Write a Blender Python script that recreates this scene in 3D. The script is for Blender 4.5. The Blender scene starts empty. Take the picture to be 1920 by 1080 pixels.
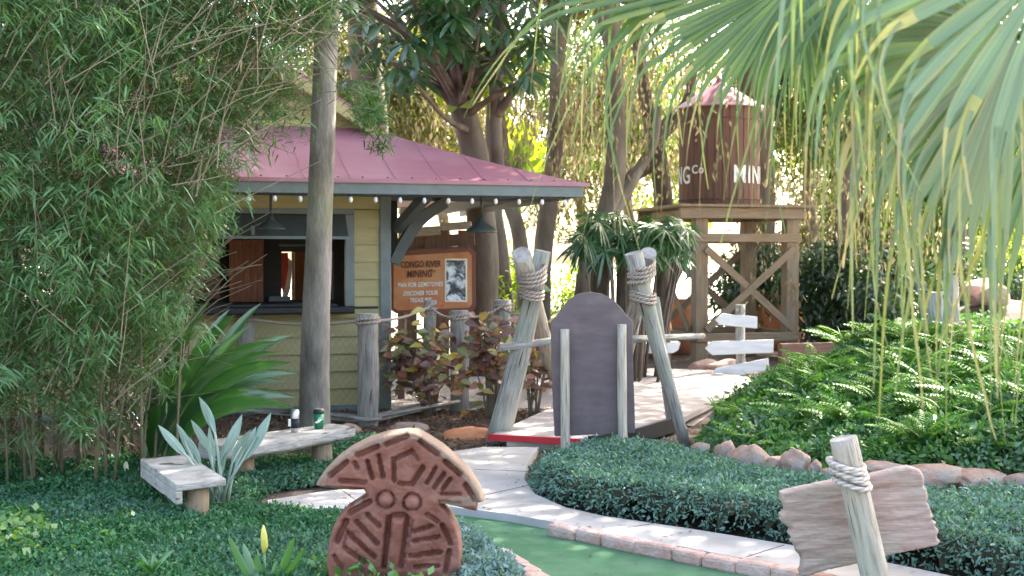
import bpy, bmesh, math, random
import numpy as np
from mathutils import Vector, Matrix, noise
from mathutils.geometry import delaunay_2d_cdt

random.seed(11)
rng = np.random.default_rng(11)
SC = bpy.context.scene
COL = SC.collection

# ------------------------------------------------------------------ camera, sky, sun, exposure
F = 2300.0
EYE = 1.6
PITCH = math.atan(50 / F)
cam = bpy.data.cameras.new('camera')
cam.sensor_width = 36
cam.lens = 36 * F / 1920
cam.clip_end = 2000
cam.dof.use_dof = True
cam.dof.focus_distance = 7.5
cam.dof.aperture_fstop = 4.0
co = bpy.data.objects.new('camera', cam)
COL.objects.link(co)
co.location = (0, 0, EYE)
co.rotation_euler = (math.pi / 2 - PITCH, 0, 0)
SC.camera = co

SUN_EL, SUN_AZ = math.radians(46), math.radians(40)      # azimuth from +Y towards +X
sdir = Vector((math.sin(SUN_AZ) * math.cos(SUN_EL), math.cos(SUN_AZ) * math.cos(SUN_EL), math.sin(SUN_EL)))
wd = bpy.data.worlds.new('World')
SC.world = wd
wd.use_nodes = True
nt = wd.node_tree
sky = nt.nodes.new('ShaderNodeTexSky')
sky.sky_type = 'NISHITA'
sky.sun_disc = False
sky.sun_elevation = SUN_EL
sky.sun_rotation = SUN_AZ
sky.dust_density = 4.0
sky.air_density = 0.8
sky.ozone_density = 0.5
skytint = nt.nodes.new('ShaderNodeMixRGB'); skytint.blend_type = 'MULTIPLY'; skytint.inputs[0].default_value = 1
skytint.inputs[2].default_value = (1.0, .965, .87, 1)                     # warm tint multiplied over the sky against its blue cast
nt.links.new(sky.outputs[0], skytint.inputs[1])
nt.links.new(skytint.outputs[0], nt.nodes['Background'].inputs[0])
nt.nodes['Background'].inputs[1].default_value = 0.15
sl = bpy.data.lights.new('sun', 'SUN')
sl.energy = 4.5
sl.angle = math.radians(0.5)
sl.color = (1.0, 0.93, 0.82)
so = bpy.data.objects.new('sun', sl)
COL.objects.link(so)
so.location = (20, 24, 30)
so.rotation_euler = (-sdir).to_track_quat('-Z', 'Y').to_euler()
SC.view_settings.view_transform = 'Standard'
SC.view_settings.look = 'None'
SC.view_settings.gamma = 1
SC.view_settings.exposure = 3.1

# ------------------------------------------------------------------ pixel -> world
def ray(px, py):
    x, y = (px - 960) / F, (540 - py) / F
    return Vector((x, math.cos(PITCH) + y * math.sin(PITCH), -math.sin(PITCH) + y * math.cos(PITCH)))
def W(px, py, Y):
    d = ray(px, py)
    return Vector((0, 0, EYE)) + d * (Y / d.y)
def G(px, py, z=0.0):
    d = ray(px, py)
    return Vector((0, 0, EYE)) + d * ((z - EYE) / d.z)
def M(Y, px=1.0):
    return px * Y / F                                    # pixels -> metres at depth Y

# ------------------------------------------------------------------ materials
def newmat(name):
    m = bpy.data.materials.new(name)
    m.use_nodes = True
    n = m.node_tree
    n.nodes.clear()
    out = n.nodes.new('ShaderNodeOutputMaterial')
    return m, n, out
def ramp(n, cols, fac):
    r = n.nodes.new('ShaderNodeValToRGB')
    e = r.color_ramp.elements
    while len(e) < len(cols):
        e.new(0.5)
    for i, c in enumerate(cols):
        if len(c) == 4:
            p, c = c[0], c[1:]
        else:
            p = i / max(1, len(cols) - 1)
        e[i].position = p
        e[i].color = (*c, 1)
    n.links.new(fac, r.inputs[0])
    return r.outputs[0]
def noise_node(n, scale, stretch=(1, 1, 1), coord='Object', detail=6, rough=0.6, dist=0.0):
    tc = n.nodes.new('ShaderNodeTexCoord')
    mp = n.nodes.new('ShaderNodeMapping')
    mp.inputs['Scale'].default_value = stretch
    n.links.new(tc.outputs[coord], mp.inputs[0])
    t = n.nodes.new('ShaderNodeTexNoise')
    t.inputs['Scale'].default_value = scale
    t.inputs['Detail'].default_value = detail
    t.inputs['Roughness'].default_value = rough
    t.inputs['Distortion'].default_value = dist
    n.links.new(mp.outputs[0], t.inputs[0])
    return t.outputs[0]
def surf(name, cols, scale=6, stretch=(1, 1, 1), coord='Object', rough=0.7, bump=0.3, bscale=None, bdist=0.01,
         cols2=None, scale2=1.5, mixr=(0.45, 0.6), spec=0.4, dist=0.0, cracks=None):
    m, n, out = newmat(name)
    p = n.nodes.new('ShaderNodeBsdfPrincipled')
    f = noise_node(n, scale, stretch, coord, dist=dist)
    c = ramp(n, [(0.3, *cols[0])] + [(0.3 + 0.4 * (i + 1) / (len(cols) - 1), *q) for i, q in enumerate(cols[1:])], f)
    if cols2:
        f2 = noise_node(n, scale2, (1, 1, 1), 'Object')
        k = ramp(n, [(mixr[0], 0, 0, 0), (mixr[1], 1, 1, 1)], f2)
        c2 = ramp(n, [(0.3, *cols2[0]), (0.7, *cols2[-1])], f)
        mx = n.nodes.new('ShaderNodeMixRGB')
        n.links.new(k, mx.inputs[0]); n.links.new(c, mx.inputs[1]); n.links.new(c2, mx.inputs[2])
        c = mx.outputs[0]
    if cracks:
        ck = ramp(n, [(.335, .22, .19, .16), (.375, 1, 1, 1)], noise_node(n, 4, cracks, coord, detail=4, rough=.5))
        mc = n.nodes.new('ShaderNodeMixRGB'); mc.blend_type = 'MULTIPLY'; mc.inputs[0].default_value = 1
        n.links.new(c, mc.inputs[1]); n.links.new(ck, mc.inputs[2]); c = mc.outputs[0]
    n.links.new(c, p.inputs['Base Color'])
    p.inputs['Roughness'].default_value = rough
    p.inputs['Specular IOR Level'].default_value = spec
    if bump:
        b = n.nodes.new('ShaderNodeBump')
        b.inputs['Strength'].default_value = bump
        b.inputs['Distance'].default_value = bdist
        fb = noise_node(n, bscale or scale * 2, stretch, coord)
        n.links.new(fb, b.inputs['Height'])
        n.links.new(b.outputs[0], p.inputs['Normal'])
    n.links.new(p.outputs[0], out.inputs[0])
    return m
def leafmat(name, cols, trans=0.4, tcol=(1.35, 1.3, 0.45), gloss=0.05, rough=0.4, nz=None, veins=False):
    m, n, out = newmat(name)
    g = n.nodes.new('ShaderNodeNewGeometry')
    fac = g.outputs['Random Per Island']
    c = ramp(n, cols, fac)
    if nz:                                                # patches of another leaf colour
        f2 = noise_node(n, nz[1])
        k = ramp(n, [(nz[2], 0, 0, 0), (nz[3], 1, 1, 1)], f2)
        c2 = ramp(n, nz[0], fac)
        mx = n.nodes.new('ShaderNodeMixRGB')
        n.links.new(k, mx.inputs[0]); n.links.new(c, mx.inputs[1]); n.links.new(c2, mx.inputs[2])
        c = mx.outputs[0]
    if veins:
        vn = ramp(n, [(.36, .58, .60, .55), (.5, 1, 1, 1), (.64, 1.18, 1.16, 1.1)], noise_node(n, 1.0, (16, .7, 1), 'UV', detail=3))
        mv = n.nodes.new('ShaderNodeMixRGB'); mv.blend_type = 'MULTIPLY'; mv.inputs[0].default_value = 1
        n.links.new(c, mv.inputs[1]); n.links.new(vn, mv.inputs[2]); c = mv.outputs[0]
    d = n.nodes.new('ShaderNodeBsdfDiffuse')
    n.links.new(c, d.inputs[0])
    mu = n.nodes.new('ShaderNodeMixRGB'); mu.blend_type = 'MULTIPLY'; mu.inputs[0].default_value = 1
    mu.inputs[2].default_value = (*tcol, 1)
    n.links.new(c, mu.inputs[1])
    t = n.nodes.new('ShaderNodeBsdfTranslucent')
    n.links.new(mu.outputs[0], t.inputs[0])
    mx1 = n.nodes.new('ShaderNodeMixShader'); mx1.inputs[0].default_value = trans
    n.links.new(d.outputs[0], mx1.inputs[1]); n.links.new(t.outputs[0], mx1.inputs[2])
    gl = n.nodes.new('ShaderNodeBsdfGlossy'); gl.inputs['Roughness'].default_value = rough
    gl.inputs[0].default_value = (1, 1, 1, 1)
    mx2 = n.nodes.new('ShaderNodeMixShader'); mx2.inputs[0].default_value = gloss
    n.links.new(mx1.outputs[0], mx2.inputs[1]); n.links.new(gl.outputs[0], mx2.inputs[2])
    n.links.new(mx2.outputs[0], out.inputs[0])
    return m
def plain(name, c, rough=0.6, metal=0.0, var=0.12, scale=8, bump=0.1):
    a = tuple(x * (1 - var) for x in c); b = tuple(min(1, x * (1 + var)) for x in c)
    m = surf(name, [a, b], scale=scale, rough=rough, bump=bump, bdist=0.004)
    m.node_tree.nodes['Principled BSDF'].inputs['Metallic'].default_value = metal
    return m

MT = {}
MT['dirt'] = surf('dirt', [(.045, .032, .026), (.10, .07, .055), (.16, .115, .09)], 9, rough=.95, bump=.8, bscale=30, bdist=.03)
MT['far'] = surf('far', [(.30, .27, .20), (.44, .40, .32)], .6, rough=.95, bump=.2)
MT['concrete'] = surf('concrete', [(.34, .315, .30), (.41, .385, .37), (.47, .445, .43)], 3, rough=.85, bump=.25, bscale=90, bdist=.004,
                      cols2=[(.32, .295, .27), (.42, .39, .365)], scale2=1.1)
MT['pavement'] = surf('pavement', [(.33, .29, .275), (.41, .365, .35)], 2, rough=.85, bump=.2, bscale=60, bdist=.004)
MT['green'] = surf('green', [(.055, .14, .072), (.085, .185, .10)], 5, rough=.95, bump=.6, bscale=350, bdist=.004,
                   cols2=[(.075, .16, .09), (.11, .21, .13)], scale2=2.2, spec=.1)
MT['brick'] = surf('brick', [(.40, .25, .20), (.49, .33, .28), (.54, .43, .39)], 7, rough=.9, bump=1, bscale=34, bdist=.02)
MT['rock'] = surf('rock', [(.24, .14, .10), (.40, .25, .19), (.50, .36, .29)], 7, rough=.9, bump=.7, bscale=22, bdist=.02,
                  cols2=[(.17, .14, .12), (.30, .26, .22)], scale2=4)
MT['terracotta'] = surf('terracotta', [(.42, .16, .07), (.56, .24, .12)], 5, rough=.9, bump=.4, bscale=18, bdist=.01)
MT['siding'] = surf('siding', [(.36, .31, .14), (.43, .375, .18)], 3, (1, 1, 4), rough=.6, bump=.15, cols2=[(.33, .285, .14), (.38, .335, .17)], scale2=1.2)
MT['trim'] = plain('trim', (.16, .19, .185), .55)
MT['darktrim'] = plain('darktrim', (.075, .085, .085), .6)
MT['roof'] = surf('roof', [(.31, .11, .15), (.37, .15, .20)], 1.5, rough=.38, bump=.05, cols2=[(.35, .145, .19), (.41, .20, .245)], scale2=.9, spec=.6)
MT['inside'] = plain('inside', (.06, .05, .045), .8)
MT['cupboard'] = surf('cupboard', [(.20, .055, .02), (.34, .11, .045)], 8, (6, 6, .6), rough=.5, bump=.3)
MT['greywood'] = surf('greywood', [(.14, .12, .10), (.36, .34, .305), (.52, .50, .46)], 5, (9, .8, 9), coord='UV', rough=.9, bump=1, bdist=.02, cracks=(9, .45, 9),
                      cols2=[(.29, .295, .235), (.43, .435, .365)], scale2=3)
MT['palewood'] = surf('palewood', [(.30, .25, .19), (.50, .44, .36), (.58, .53, .455)], 6, (9, .7, 9), coord='UV', rough=.9, bump=1, bdist=.02, cracks=(10, .4, 10))
MT['cutwood'] = surf('cutwood', [(.22, .19, .17), (.48, .46, .45)], 14, rough=.9, bump=.4)
MT['postwood'] = surf('postwood', [(.15, .135, .12), (.27, .25, .225), (.35, .33, .30)], 5, (7, .8, 7), coord='UV', rough=.9, bump=.8, bdist=.015, cracks=(8, .45, 8))
MT['timber'] = surf('timber', [(.20, .135, .08), (.31, .22, .14)], 4, (6, .7, 6), coord='UV', rough=.85, bump=.4, cols2=[(.18, .14, .095), (.27, .215, .15)], scale2=2)
MT['browntimber'] = surf('browntimber', [(.12, .065, .045), (.22, .13, .09)], 4, (6, .7, 6), coord='UV', rough=.85, bump=.4)
MT['tank'] = surf('tank', [(.105, .05, .034), (.17, .09, .065)], 5, (8, 8, .7), rough=.8, bump=.4)
MT['board'] = surf('board', [(.085, .063, .069), (.13, .10, .108)], 4, (1, 1, 3), rough=.5, bump=.1, cols2=[(.11, .086, .092), (.155, .125, .13)], scale2=2.5)
MT['rope'] = surf('rope', [(.30, .235, .19), (.50, .42, .36)], 30, (1, 6, 1), coord='UV', rough=.95, bump=.8, bdist=.006)
MT['palerope'] = surf('palerope', [(.48, .40, .36), (.66, .58, .53)], 30, (1, 6, 1), coord='UV', rough=.95, bump=.8, bdist=.006)
def ropemat(name, a, b):
    m, n, out = newmat(name)
    p = n.nodes.new('ShaderNodeBsdfPrincipled'); p.inputs['Roughness'].default_value = .95; p.inputs['Specular IOR Level'].default_value = .1
    tc = n.nodes.new('ShaderNodeTexCoord'); w = n.nodes.new('ShaderNodeTexWave'); w.wave_type = 'BANDS'; w.bands_direction = 'DIAGONAL'
    w.inputs['Scale'].default_value = 16; w.inputs['Distortion'].default_value = .8; w.inputs['Detail'].default_value = 2
    n.links.new(tc.outputs['UV'], w.inputs[0])
    n.links.new(ramp(n, [(.1, *a), (.7, *b)], w.outputs[1]), p.inputs['Base Color'])
    bu = n.nodes.new('ShaderNodeBump'); bu.inputs['Strength'].default_value = .9; bu.inputs['Distance'].default_value = .006
    n.links.new(w.outputs[1], bu.inputs['Height']); n.links.new(bu.outputs[0], p.inputs['Normal']); n.links.new(p.outputs[0], out.inputs[0])
    return m
MT['rope'] = ropemat('rope', (.26, .20, .16), (.48, .41, .35))
MT['palerope'] = ropemat('palerope', (.42, .35, .31), (.64, .57, .52))
MT['white'] = surf('white', [(.62, .63, .64), (.78, .79, .80)], 6, (.6, 4, 4), rough=.7, bump=.3, bdist=.006)
MT['letter'] = plain('letter', (.75, .74, .71), .7)
MT['red'] = plain('red', (.50, .02, .03), .5)
MT['black'] = plain('black', (.02, .02, .022), .6)
MT['bark'] = surf('bark', [(.10, .088, .075), (.21, .19, .165), (.34, .315, .29)], 5, (1, 1, .35), rough=.95, bump=.9, bscale=14, bdist=.03,
                  cols2=[(.15, .165, .08), (.25, .27, .14)], scale2=1.1, mixr=(.5, .68))
MT['darkbark'] = surf('darkbark', [(.055, .045, .035), (.11, .085, .065), (.17, .14, .11)], 4, (1, 1, .3), rough=.95, bump=1, bscale=9, bdist=.05)
MT['greybark'] = surf('greybark', [(.085, .066, .05), (.155, .128, .10), (.225, .19, .155)], 4, (1, 1, .3), rough=.95, bump=.8, bscale=9, bdist=.03)
MT['carving'] = surf('carving', [(.12, .040, .026), (.19, .07, .047), (.26, .115, .082)], 7, rough=.6, bump=.5, bscale=26, bdist=.008,
                     cols2=[(.16, .062, .045), (.24, .105, .08)], scale2=6)
MT['carvingrim'] = surf('carvingrim', [(.19, .12, .085), (.28, .20, .15)], 9, rough=.8, bump=.5, bscale=26, bdist=.008)
MT['plank'] = surf('plank', [(.30, .20, .165), (.40, .285, .245), (.49, .385, .34)], 3.2, (1.2, 1, 14), rough=.85, bump=.7, bdist=.012,
                   cols2=[(.33, .27, .22), (.44, .37, .315)], scale2=3.5)
MT['bench'] = surf('bench', [(.22, .20, .185), (.38, .355, .33), (.50, .475, .45)], 4, (2.2, 2.2, 9), rough=.9, bump=.8, bdist=.015, cracks=(.9, .9, 7),
                   cols2=[(.32, .29, .265), (.44, .41, .38)], scale2=4)
MT['culm'] = surf('culm', [(.07, .075, .035), (.15, .125, .075), (.22, .18, .125)], 5, (1, .4, 1), coord='UV', rough=.5, bump=.1)
MT['twig'] = surf('twig', [(.13, .105, .07), (.26, .22, .155)], 5, rough=.9, bump=0)
MT['bamboo'] = leafmat('bamboo', [(.05, .105, .034), (.08, .16, .06), (.11, .205, .09), (.15, .26, .13)], .42, gloss=.03)
MT['bambootip'] = leafmat('bambootip', [(.075, .17, .06), (.11, .225, .09), (.15, .28, .13)], .4, gloss=.04)
MT['drybamboo'] = leafmat('drybamboo', [(.10, .07, .04), (.20, .16, .10), (.34, .28, .19)], .3, tcol=(1.1, 1, .8), gloss=.02)
MT['cover'] = leafmat('cover', [(.026, .095, .038), (.045, .155, .065), (.07, .21, .10)], .32, gloss=.02,
                      nz=([(.034, .105, .065), (.065, .165, .11), (.10, .22, .16)], .9, .42, .60))
MT['coverblue'] = leafmat('coverblue', [(.05, .125, .09), (.10, .215, .175), (.165, .30, .265)], .3, gloss=.03)
MT['coverblue2'] = leafmat('coverblue2', [(.08, .155, .15), (.14, .25, .26), (.22, .34, .37)], .3, gloss=.03)
MT['creeper'] = leafmat('creeper', [(.05, .17, .04), (.10, .24, .06), (.19, .32, .07)], .35, gloss=.05)
MT['shrub'] = leafmat('shrub', [(.04, .13, .022), (.07, .20, .034), (.11, .26, .05)], .38, gloss=.06,
                      nz=([(.03, .095, .03), (.05, .15, .05), (.08, .20, .075)], 1.6, .42, .58))
MT['fern'] = leafmat('fern', [(.06, .19, .024), (.11, .28, .04), (.17, .35, .06)], .4, gloss=.05)
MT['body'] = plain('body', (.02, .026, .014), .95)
MT['strap'] = leafmat('strap', [(.02, .08, .018), (.034, .125, .028), (.055, .165, .05)], .3, gloss=.10, rough=.38, veins=True)
MT['bud'] = leafmat('bud', [(.60, .60, .14), (.70, .68, .2)], .4, tcol=(1.2, 1.15, .6))
MT['iris'] = leafmat('iris', [(.06, .19, .05), (.09, .24, .08)], .4, gloss=.08)
MT['palm'] = leafmat('palm', [(.075, .15, .062), (.105, .19, .085), (.14, .225, .115)], .28, tcol=(1.25, 1.25, .5), veins=True, gloss=.06, rough=.38)
MT['palmgreen'] = leafmat('palmgreen', [(.05, .115, .022), (.075, .155, .033), (.115, .20, .05)], .34, tcol=(1.3, 1.2, .4), veins=True, gloss=.05, rough=.38)
MT['palmtip'] = leafmat('palmtip', [(.12, .20, .055), (.20, .27, .07), (.30, .32, .10), (.38, .32, .20)], .4, tcol=(1.15, 1.1, .6), gloss=.04)
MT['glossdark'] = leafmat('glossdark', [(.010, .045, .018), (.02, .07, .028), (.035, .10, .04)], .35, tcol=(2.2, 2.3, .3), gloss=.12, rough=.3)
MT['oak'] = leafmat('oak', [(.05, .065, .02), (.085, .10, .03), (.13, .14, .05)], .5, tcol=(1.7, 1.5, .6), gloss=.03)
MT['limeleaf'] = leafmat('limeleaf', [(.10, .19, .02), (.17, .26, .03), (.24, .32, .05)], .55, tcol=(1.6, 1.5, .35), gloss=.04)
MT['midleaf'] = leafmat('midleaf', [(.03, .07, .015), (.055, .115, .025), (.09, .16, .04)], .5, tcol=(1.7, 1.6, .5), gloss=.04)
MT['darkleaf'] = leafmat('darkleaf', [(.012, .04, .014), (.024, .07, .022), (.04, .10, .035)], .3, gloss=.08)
MT['ladyleaf'] = leafmat('ladyleaf', [(.02, .075, .02), (.035, .12, .03), (.06, .16, .045)], .35, gloss=.08)
MT['moss'] = leafmat('moss', [(.15, .135, .09), (.24, .215, .15), (.34, .31, .22)], .5, tcol=(1.3, 1.2, .9), gloss=.0)
MT['croton'] = leafmat('croton', [(0, .08, .035, .03), (.25, .17, .08, .06), (.45, .28, .16, .11), (.55, .14, .20, .05), (.66, .25, .26, .08), (.76, .45, .15, .12),
                                  (.88, .36, .24, .12), (1, .50, .46, .05)], .35, tcol=(1.4, 1.2, .6), gloss=.08)
MT['litter'] = leafmat('litter', [(.06, .04, .03), (.15, .09, .06), (.26, .17, .12)], .2, tcol=(1, 1, .8), gloss=.02)
MT['lampgreen'] = plain('lampgreen', (.045, .055, .05), .5)
MT['bulb'] = plain('bulb', (.75, .75, .72), .25)
MT['orange'] = surf('orange', [(.42, .19, .075), (.50, .25, .11)], 2.5, rough=.55, bump=.0, cols2=[(.40, .13, .04), (.46, .18, .07)], scale2=3)
MT['signedge'] = plain('signedge', (.17, .05, .03), .6)
MT['darkink'] = plain('darkink', (.10, .03, .015), .7)
MT['cupgreen'] = plain('cupgreen', (.01, .16, .07), .4, var=.05)
MT['metal'] = plain('metal', (.55, .56, .58), .3, metal=.8)
MT['sheetred'] = plain('sheetred', (.65, .06, .02), .6)
MT['cream'] = plain('cream', (.75, .68, .55), .7)
MT['bluepaint'] = plain('bluepaint', (.20, .38, .55), .3)

# variegated leaf: pale leaf with dark midstripes running along UV
def varileaf():
    m, n, out = newmat('variegated')
    p = n.nodes.new('ShaderNodeBsdfPrincipled')
    f = noise_node(n, 7, (9, .35, 1), 'UV', detail=3)
    c = ramp(n, [(.38, .09, .16, .11), (.5, .22, .31, .24), (.62, .40, .47, .40)], f)
    n.links.new(c, p.inputs['Base Color']); p.inputs['Roughness'].default_value = .45
    n.links.new(p.outputs[0], out.inputs[0])
    return m
MT['variegated'] = varileaf()
def photomat():
    m, n, out = newmat('picture_print')
    p = n.nodes.new('ShaderNodeBsdfPrincipled')
    f = noise_node(n, 9, (1, 1, 1), 'Object', detail=5, dist=.6)
    c = ramp(n, [(.42, .015, .017, .02), (.5, .12, .14, .16), (.56, .55, .6, .65), (.7, .75, .8, .85)], f)
    n.links.new(c, p.inputs['Base Color']); p.inputs['Roughness'].default_value = .4
    n.links.new(p.outputs[0], out.inputs[0])
    return m
MT['picture'] = photomat()

# ------------------------------------------------------------------ object helpers
WL = {}                                                   # world location of every root
def meta(o, label=None, cat=None, group=None, kind=None):
    if label: o['label'] = label
    if cat: o['category'] = cat
    if group: o['group'] = group
    if kind: o['kind'] = kind
    return o
def thing(name, label, cat, loc, group=None, kind=None):
    o = bpy.data.objects.new(name, None)
    o.empty_display_size = .1
    COL.objects.link(o)
    o.location = loc
    WL[o.name] = Vector(loc)
    return meta(o, label, cat, group, kind)
def link(name, me, parent, loc):
    o = bpy.data.objects.new(name, me)
    COL.objects.link(o)
    if parent:
        o.parent = parent
        WL[o.name] = WL[parent.name]
    else:
        o.location = loc
        WL[o.name] = Vector(loc)
    return o
def fastmesh(name, V, Q, mat, parent=None, loc=(0, 0, 0), smooth=False, uv=None):
    off = np.array(WL[parent.name] if parent else loc)
    me = bpy.data.meshes.new(name)
    V = np.ascontiguousarray(V.reshape(-1, 3) - off, dtype=np.float32)
    Q = np.ascontiguousarray(Q.reshape(-1, 4), dtype=np.int32)
    me.vertices.add(len(V)); me.vertices.foreach_set('co', V.ravel())
    me.loops.add(Q.size); me.loops.foreach_set('vertex_index', Q.ravel())
    me.polygons.add(len(Q)); me.polygons.foreach_set('loop_start', np.arange(len(Q), dtype=np.int32) * 4)
    if smooth: me.polygons.foreach_set('use_smooth', np.ones(len(Q), dtype=bool))
    me.update(calc_edges=True)
    if uv is not None:
        l = me.uv_layers.new(name='uv')
        l.data.foreach_set('uv', np.ascontiguousarray(uv.reshape(-1, 2)[Q.ravel()], dtype=np.float32).ravel())
    me.materials.append(mat)
    return link(name, me, parent, loc)

class MB:
    def __init__(s):
        s.v, s.f, s.uv, s.sm, s.mi = [], [], [], [], []
    def face(s, idx, uv=None, smooth=False, mi=0):
        s.f.append(tuple(idx)); s.uv.append(uv or [(0, 0)] * len(idx)); s.sm.append(smooth); s.mi.append(mi)
    def box(s, c, X, Y, Z, mi=0):
        c, ax = Vector(c), [Vector(X), Vector(Y), Vector(Z)]
        ln = [a.length for a in ax]
        L = ln.index(max(ln)); o = [i for i in range(3) if i != L]
        b = len(s.v); uvs = []
        for k in range(8):
            sg = (1 if k & 1 else -1, 1 if k & 2 else -1, 1 if k & 4 else -1)
            s.v.append(c + sum((ax[i] * sg[i] for i in range(3)), Vector()))
            r = c.x * 3.1 + c.z * 1.7
            uvs.append((sg[o[0]] * ln[o[0]] + sg[o[1]] * ln[o[1]] + r, sg[L] * ln[L] + r))
        for q in ((0, 2, 3, 1), (4, 5, 7, 6), (0, 1, 5, 4), (2, 6, 7, 3), (0, 4, 6, 2), (1, 3, 7, 5)):
            s.face([b + i for i in q], [uvs[i] for i in q], mi=mi)
        return s
    def bar(s, p, q, w, h, up=(0, 0, 1), mi=0):           # rectangular bar from p to q
        p, q = Vector(p), Vector(q)
        t = (q - p)
        x = t.cross(Vector(up))
        if x.length < 1e-5: x = t.cross(Vector((0, 1, 0)))
        x.normalize()
        y = x.cross(t).normalized()
        return s.box((p + q) / 2, x * w / 2, y * h / 2, t / 2, mi)
    def tube(s, pts, rad, n=10, cap=True, wob=0.0, closed=False, mi=0, capmi=None, flat=1.0):
        pts = [Vector(p) for p in pts]
        k = len(pts)
        if not hasattr(rad, '__len__'): rad = [rad] * k
        b = len(s.v)
        sd = random.random() * 50
        x = None; acc = 0; accs = []
        for i, p in enumerate(pts):
            if closed: t = pts[(i + 1) % k] - pts[i - 1]
            else: t = pts[min(i + 1, k - 1)] - pts[max(i - 1, 0)]
            t.normalize()
            if x is None:
                x = t.cross(Vector((0, 1, 0)))
                if x.length < .1: x = t.cross(Vector((1, 0, 0)))
            x = (x - t * x.dot(t)).normalized()
            y = t.cross(x)
            if i: acc += (p - pts[i - 1]).length
            accs.append(acc)
            for j in range(n):
                a = 2 * math.pi * j / n
                r = rad[i]
                if wob: r *= 1 + wob * noise.noise(Vector((math.cos(a) * 1.3 + sd, math.sin(a) * 1.3, acc * 2.2)))
                s.v.append(p + x * (math.cos(a) * r) + y * (math.sin(a) * r * flat))
        R = sum(rad) / k
        for i in range(k if closed else k - 1):
            i2 = (i + 1) % k
            for j in range(n):
                j2 = (j + 1) % n
                u0, u1 = sd + 6.28 * R * j / n, sd + 6.28 * R * (j + 1) / n
                v0, v1 = sd + accs[i], sd + (accs[i2] if i2 else accs[i] + .1)
                s.face([b + i * n + j, b + i * n + j2, b + i2 * n + j2, b + i2 * n + j], [(u0, v0), (u1, v0), (u1, v1), (u0, v1)], True, mi)
        if cap and not closed:
            cm = mi if capmi is None else capmi
            s.face([b + j for j in range(n)][::-1], None, False, cm)
            s.face([b + (k - 1) * n + j for j in range(n)], None, False, cm)
        return s
    def prism(s, poly, d, mi=0, side=None):               # polygon extruded by vector d
        d = Vector(d); b = len(s.v); n = len(poly)
        s.v += [Vector(p) for p in poly]; s.v += [Vector(p) + d for p in poly]
        s.face(list(range(b, b + n))[::-1], None, False, mi)
        s.face(list(range(b + n, b + 2 * n)), None, False, mi)
        for i in range(n):
            j = (i + 1) % n
            s.face([b + i, b + j, b + n + j, b + n + i], None, False, mi if side is None else side)
        return s
    def lathe(s, c, prof, n=20, smooth=True, mi=0):
        b = len(s.v); c = Vector(c)
        for r, z in prof:
            for j in range(n):
                a = 2 * math.pi * j / n
                s.v.append(c + Vector((r * math.cos(a), r * math.sin(a), z)))
        for i in range(len(prof) - 1):
            for j in range(n):
                j2 = (j + 1) % n
                s.face([b + i * n + j, b + i * n + j2, b + (i + 1) * n + j2, b + (i + 1) * n + j], None, smooth, mi)
        s.face([b + j for j in range(n)][::-1], None, False, mi)
        s.face([b + (len(prof) - 1) * n + j for j in range(n)], None, False, mi)
        return s
    def ribbon(s, pts, wid, side, fold=0.0, nrm=None, mi=0):   # 3 vertices across, side vector carried along
        pts = [Vector(p) for p in pts]; k = len(pts); b = len(s.v)
        sv = Vector(side).normalized(); acc = 0
        for i, p in enumerate(pts):
            t = (pts[min(i + 1, k - 1)] - pts[max(i - 1, 0)]).normalized()
            sv2 = sv - t * sv.dot(t)
            if sv2.length > 1e-4: sv = sv2.normalized()
            nn = t.cross(sv)
            w = wid[i] / 2
            s.v += [p - sv * w + nn * w * fold, p, p + sv * w + nn * w * fold]
        uo = random.random() * 9
        for i in range(k - 1):
            a, c = b + 3 * i, b + 3 * i + 3
            t0, t1 = i / (k - 1) + uo, (i + 1) / (k - 1) + uo
            s.face([a, a + 1, c + 1, c], [(uo, t0), (uo + .5, t0), (uo + .5, t1), (uo, t1)], True, mi)
            s.face([a + 1, a + 2, c + 2, c + 1], [(uo + .5, t0), (uo + 1, t0), (uo + 1, t1), (uo + .5, t1)], True, mi)
        return s
    def build(s, name, mat, parent=None, loc=None, bevel=0.0):
        off = WL[parent.name] if parent else Vector(loc if loc is not None else (0, 0, 0))
        me = bpy.data.meshes.new(name)
        me.from_pydata([tuple(p - off) for p in s.v], [], s.f)
        uv = me.uv_layers.new(name='uv')
        uv.data.foreach_set('uv', [c for u in s.uv for q in u for c in q])
        me.polygons.foreach_set('use_smooth', s.sm)
        me.polygons.foreach_set('material_index', s.mi)
        for m in (mat if isinstance(mat, (list, tuple)) else [mat]): me.materials.append(m)
        me.update()
        o = link(name, me, parent, tuple(off))
        if bevel:
            bm = o.modifiers.new('edge', 'BEVEL'); bm.width = bevel; bm.segments = 2; bm.limit_method = 'ANGLE'
        return o

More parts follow.
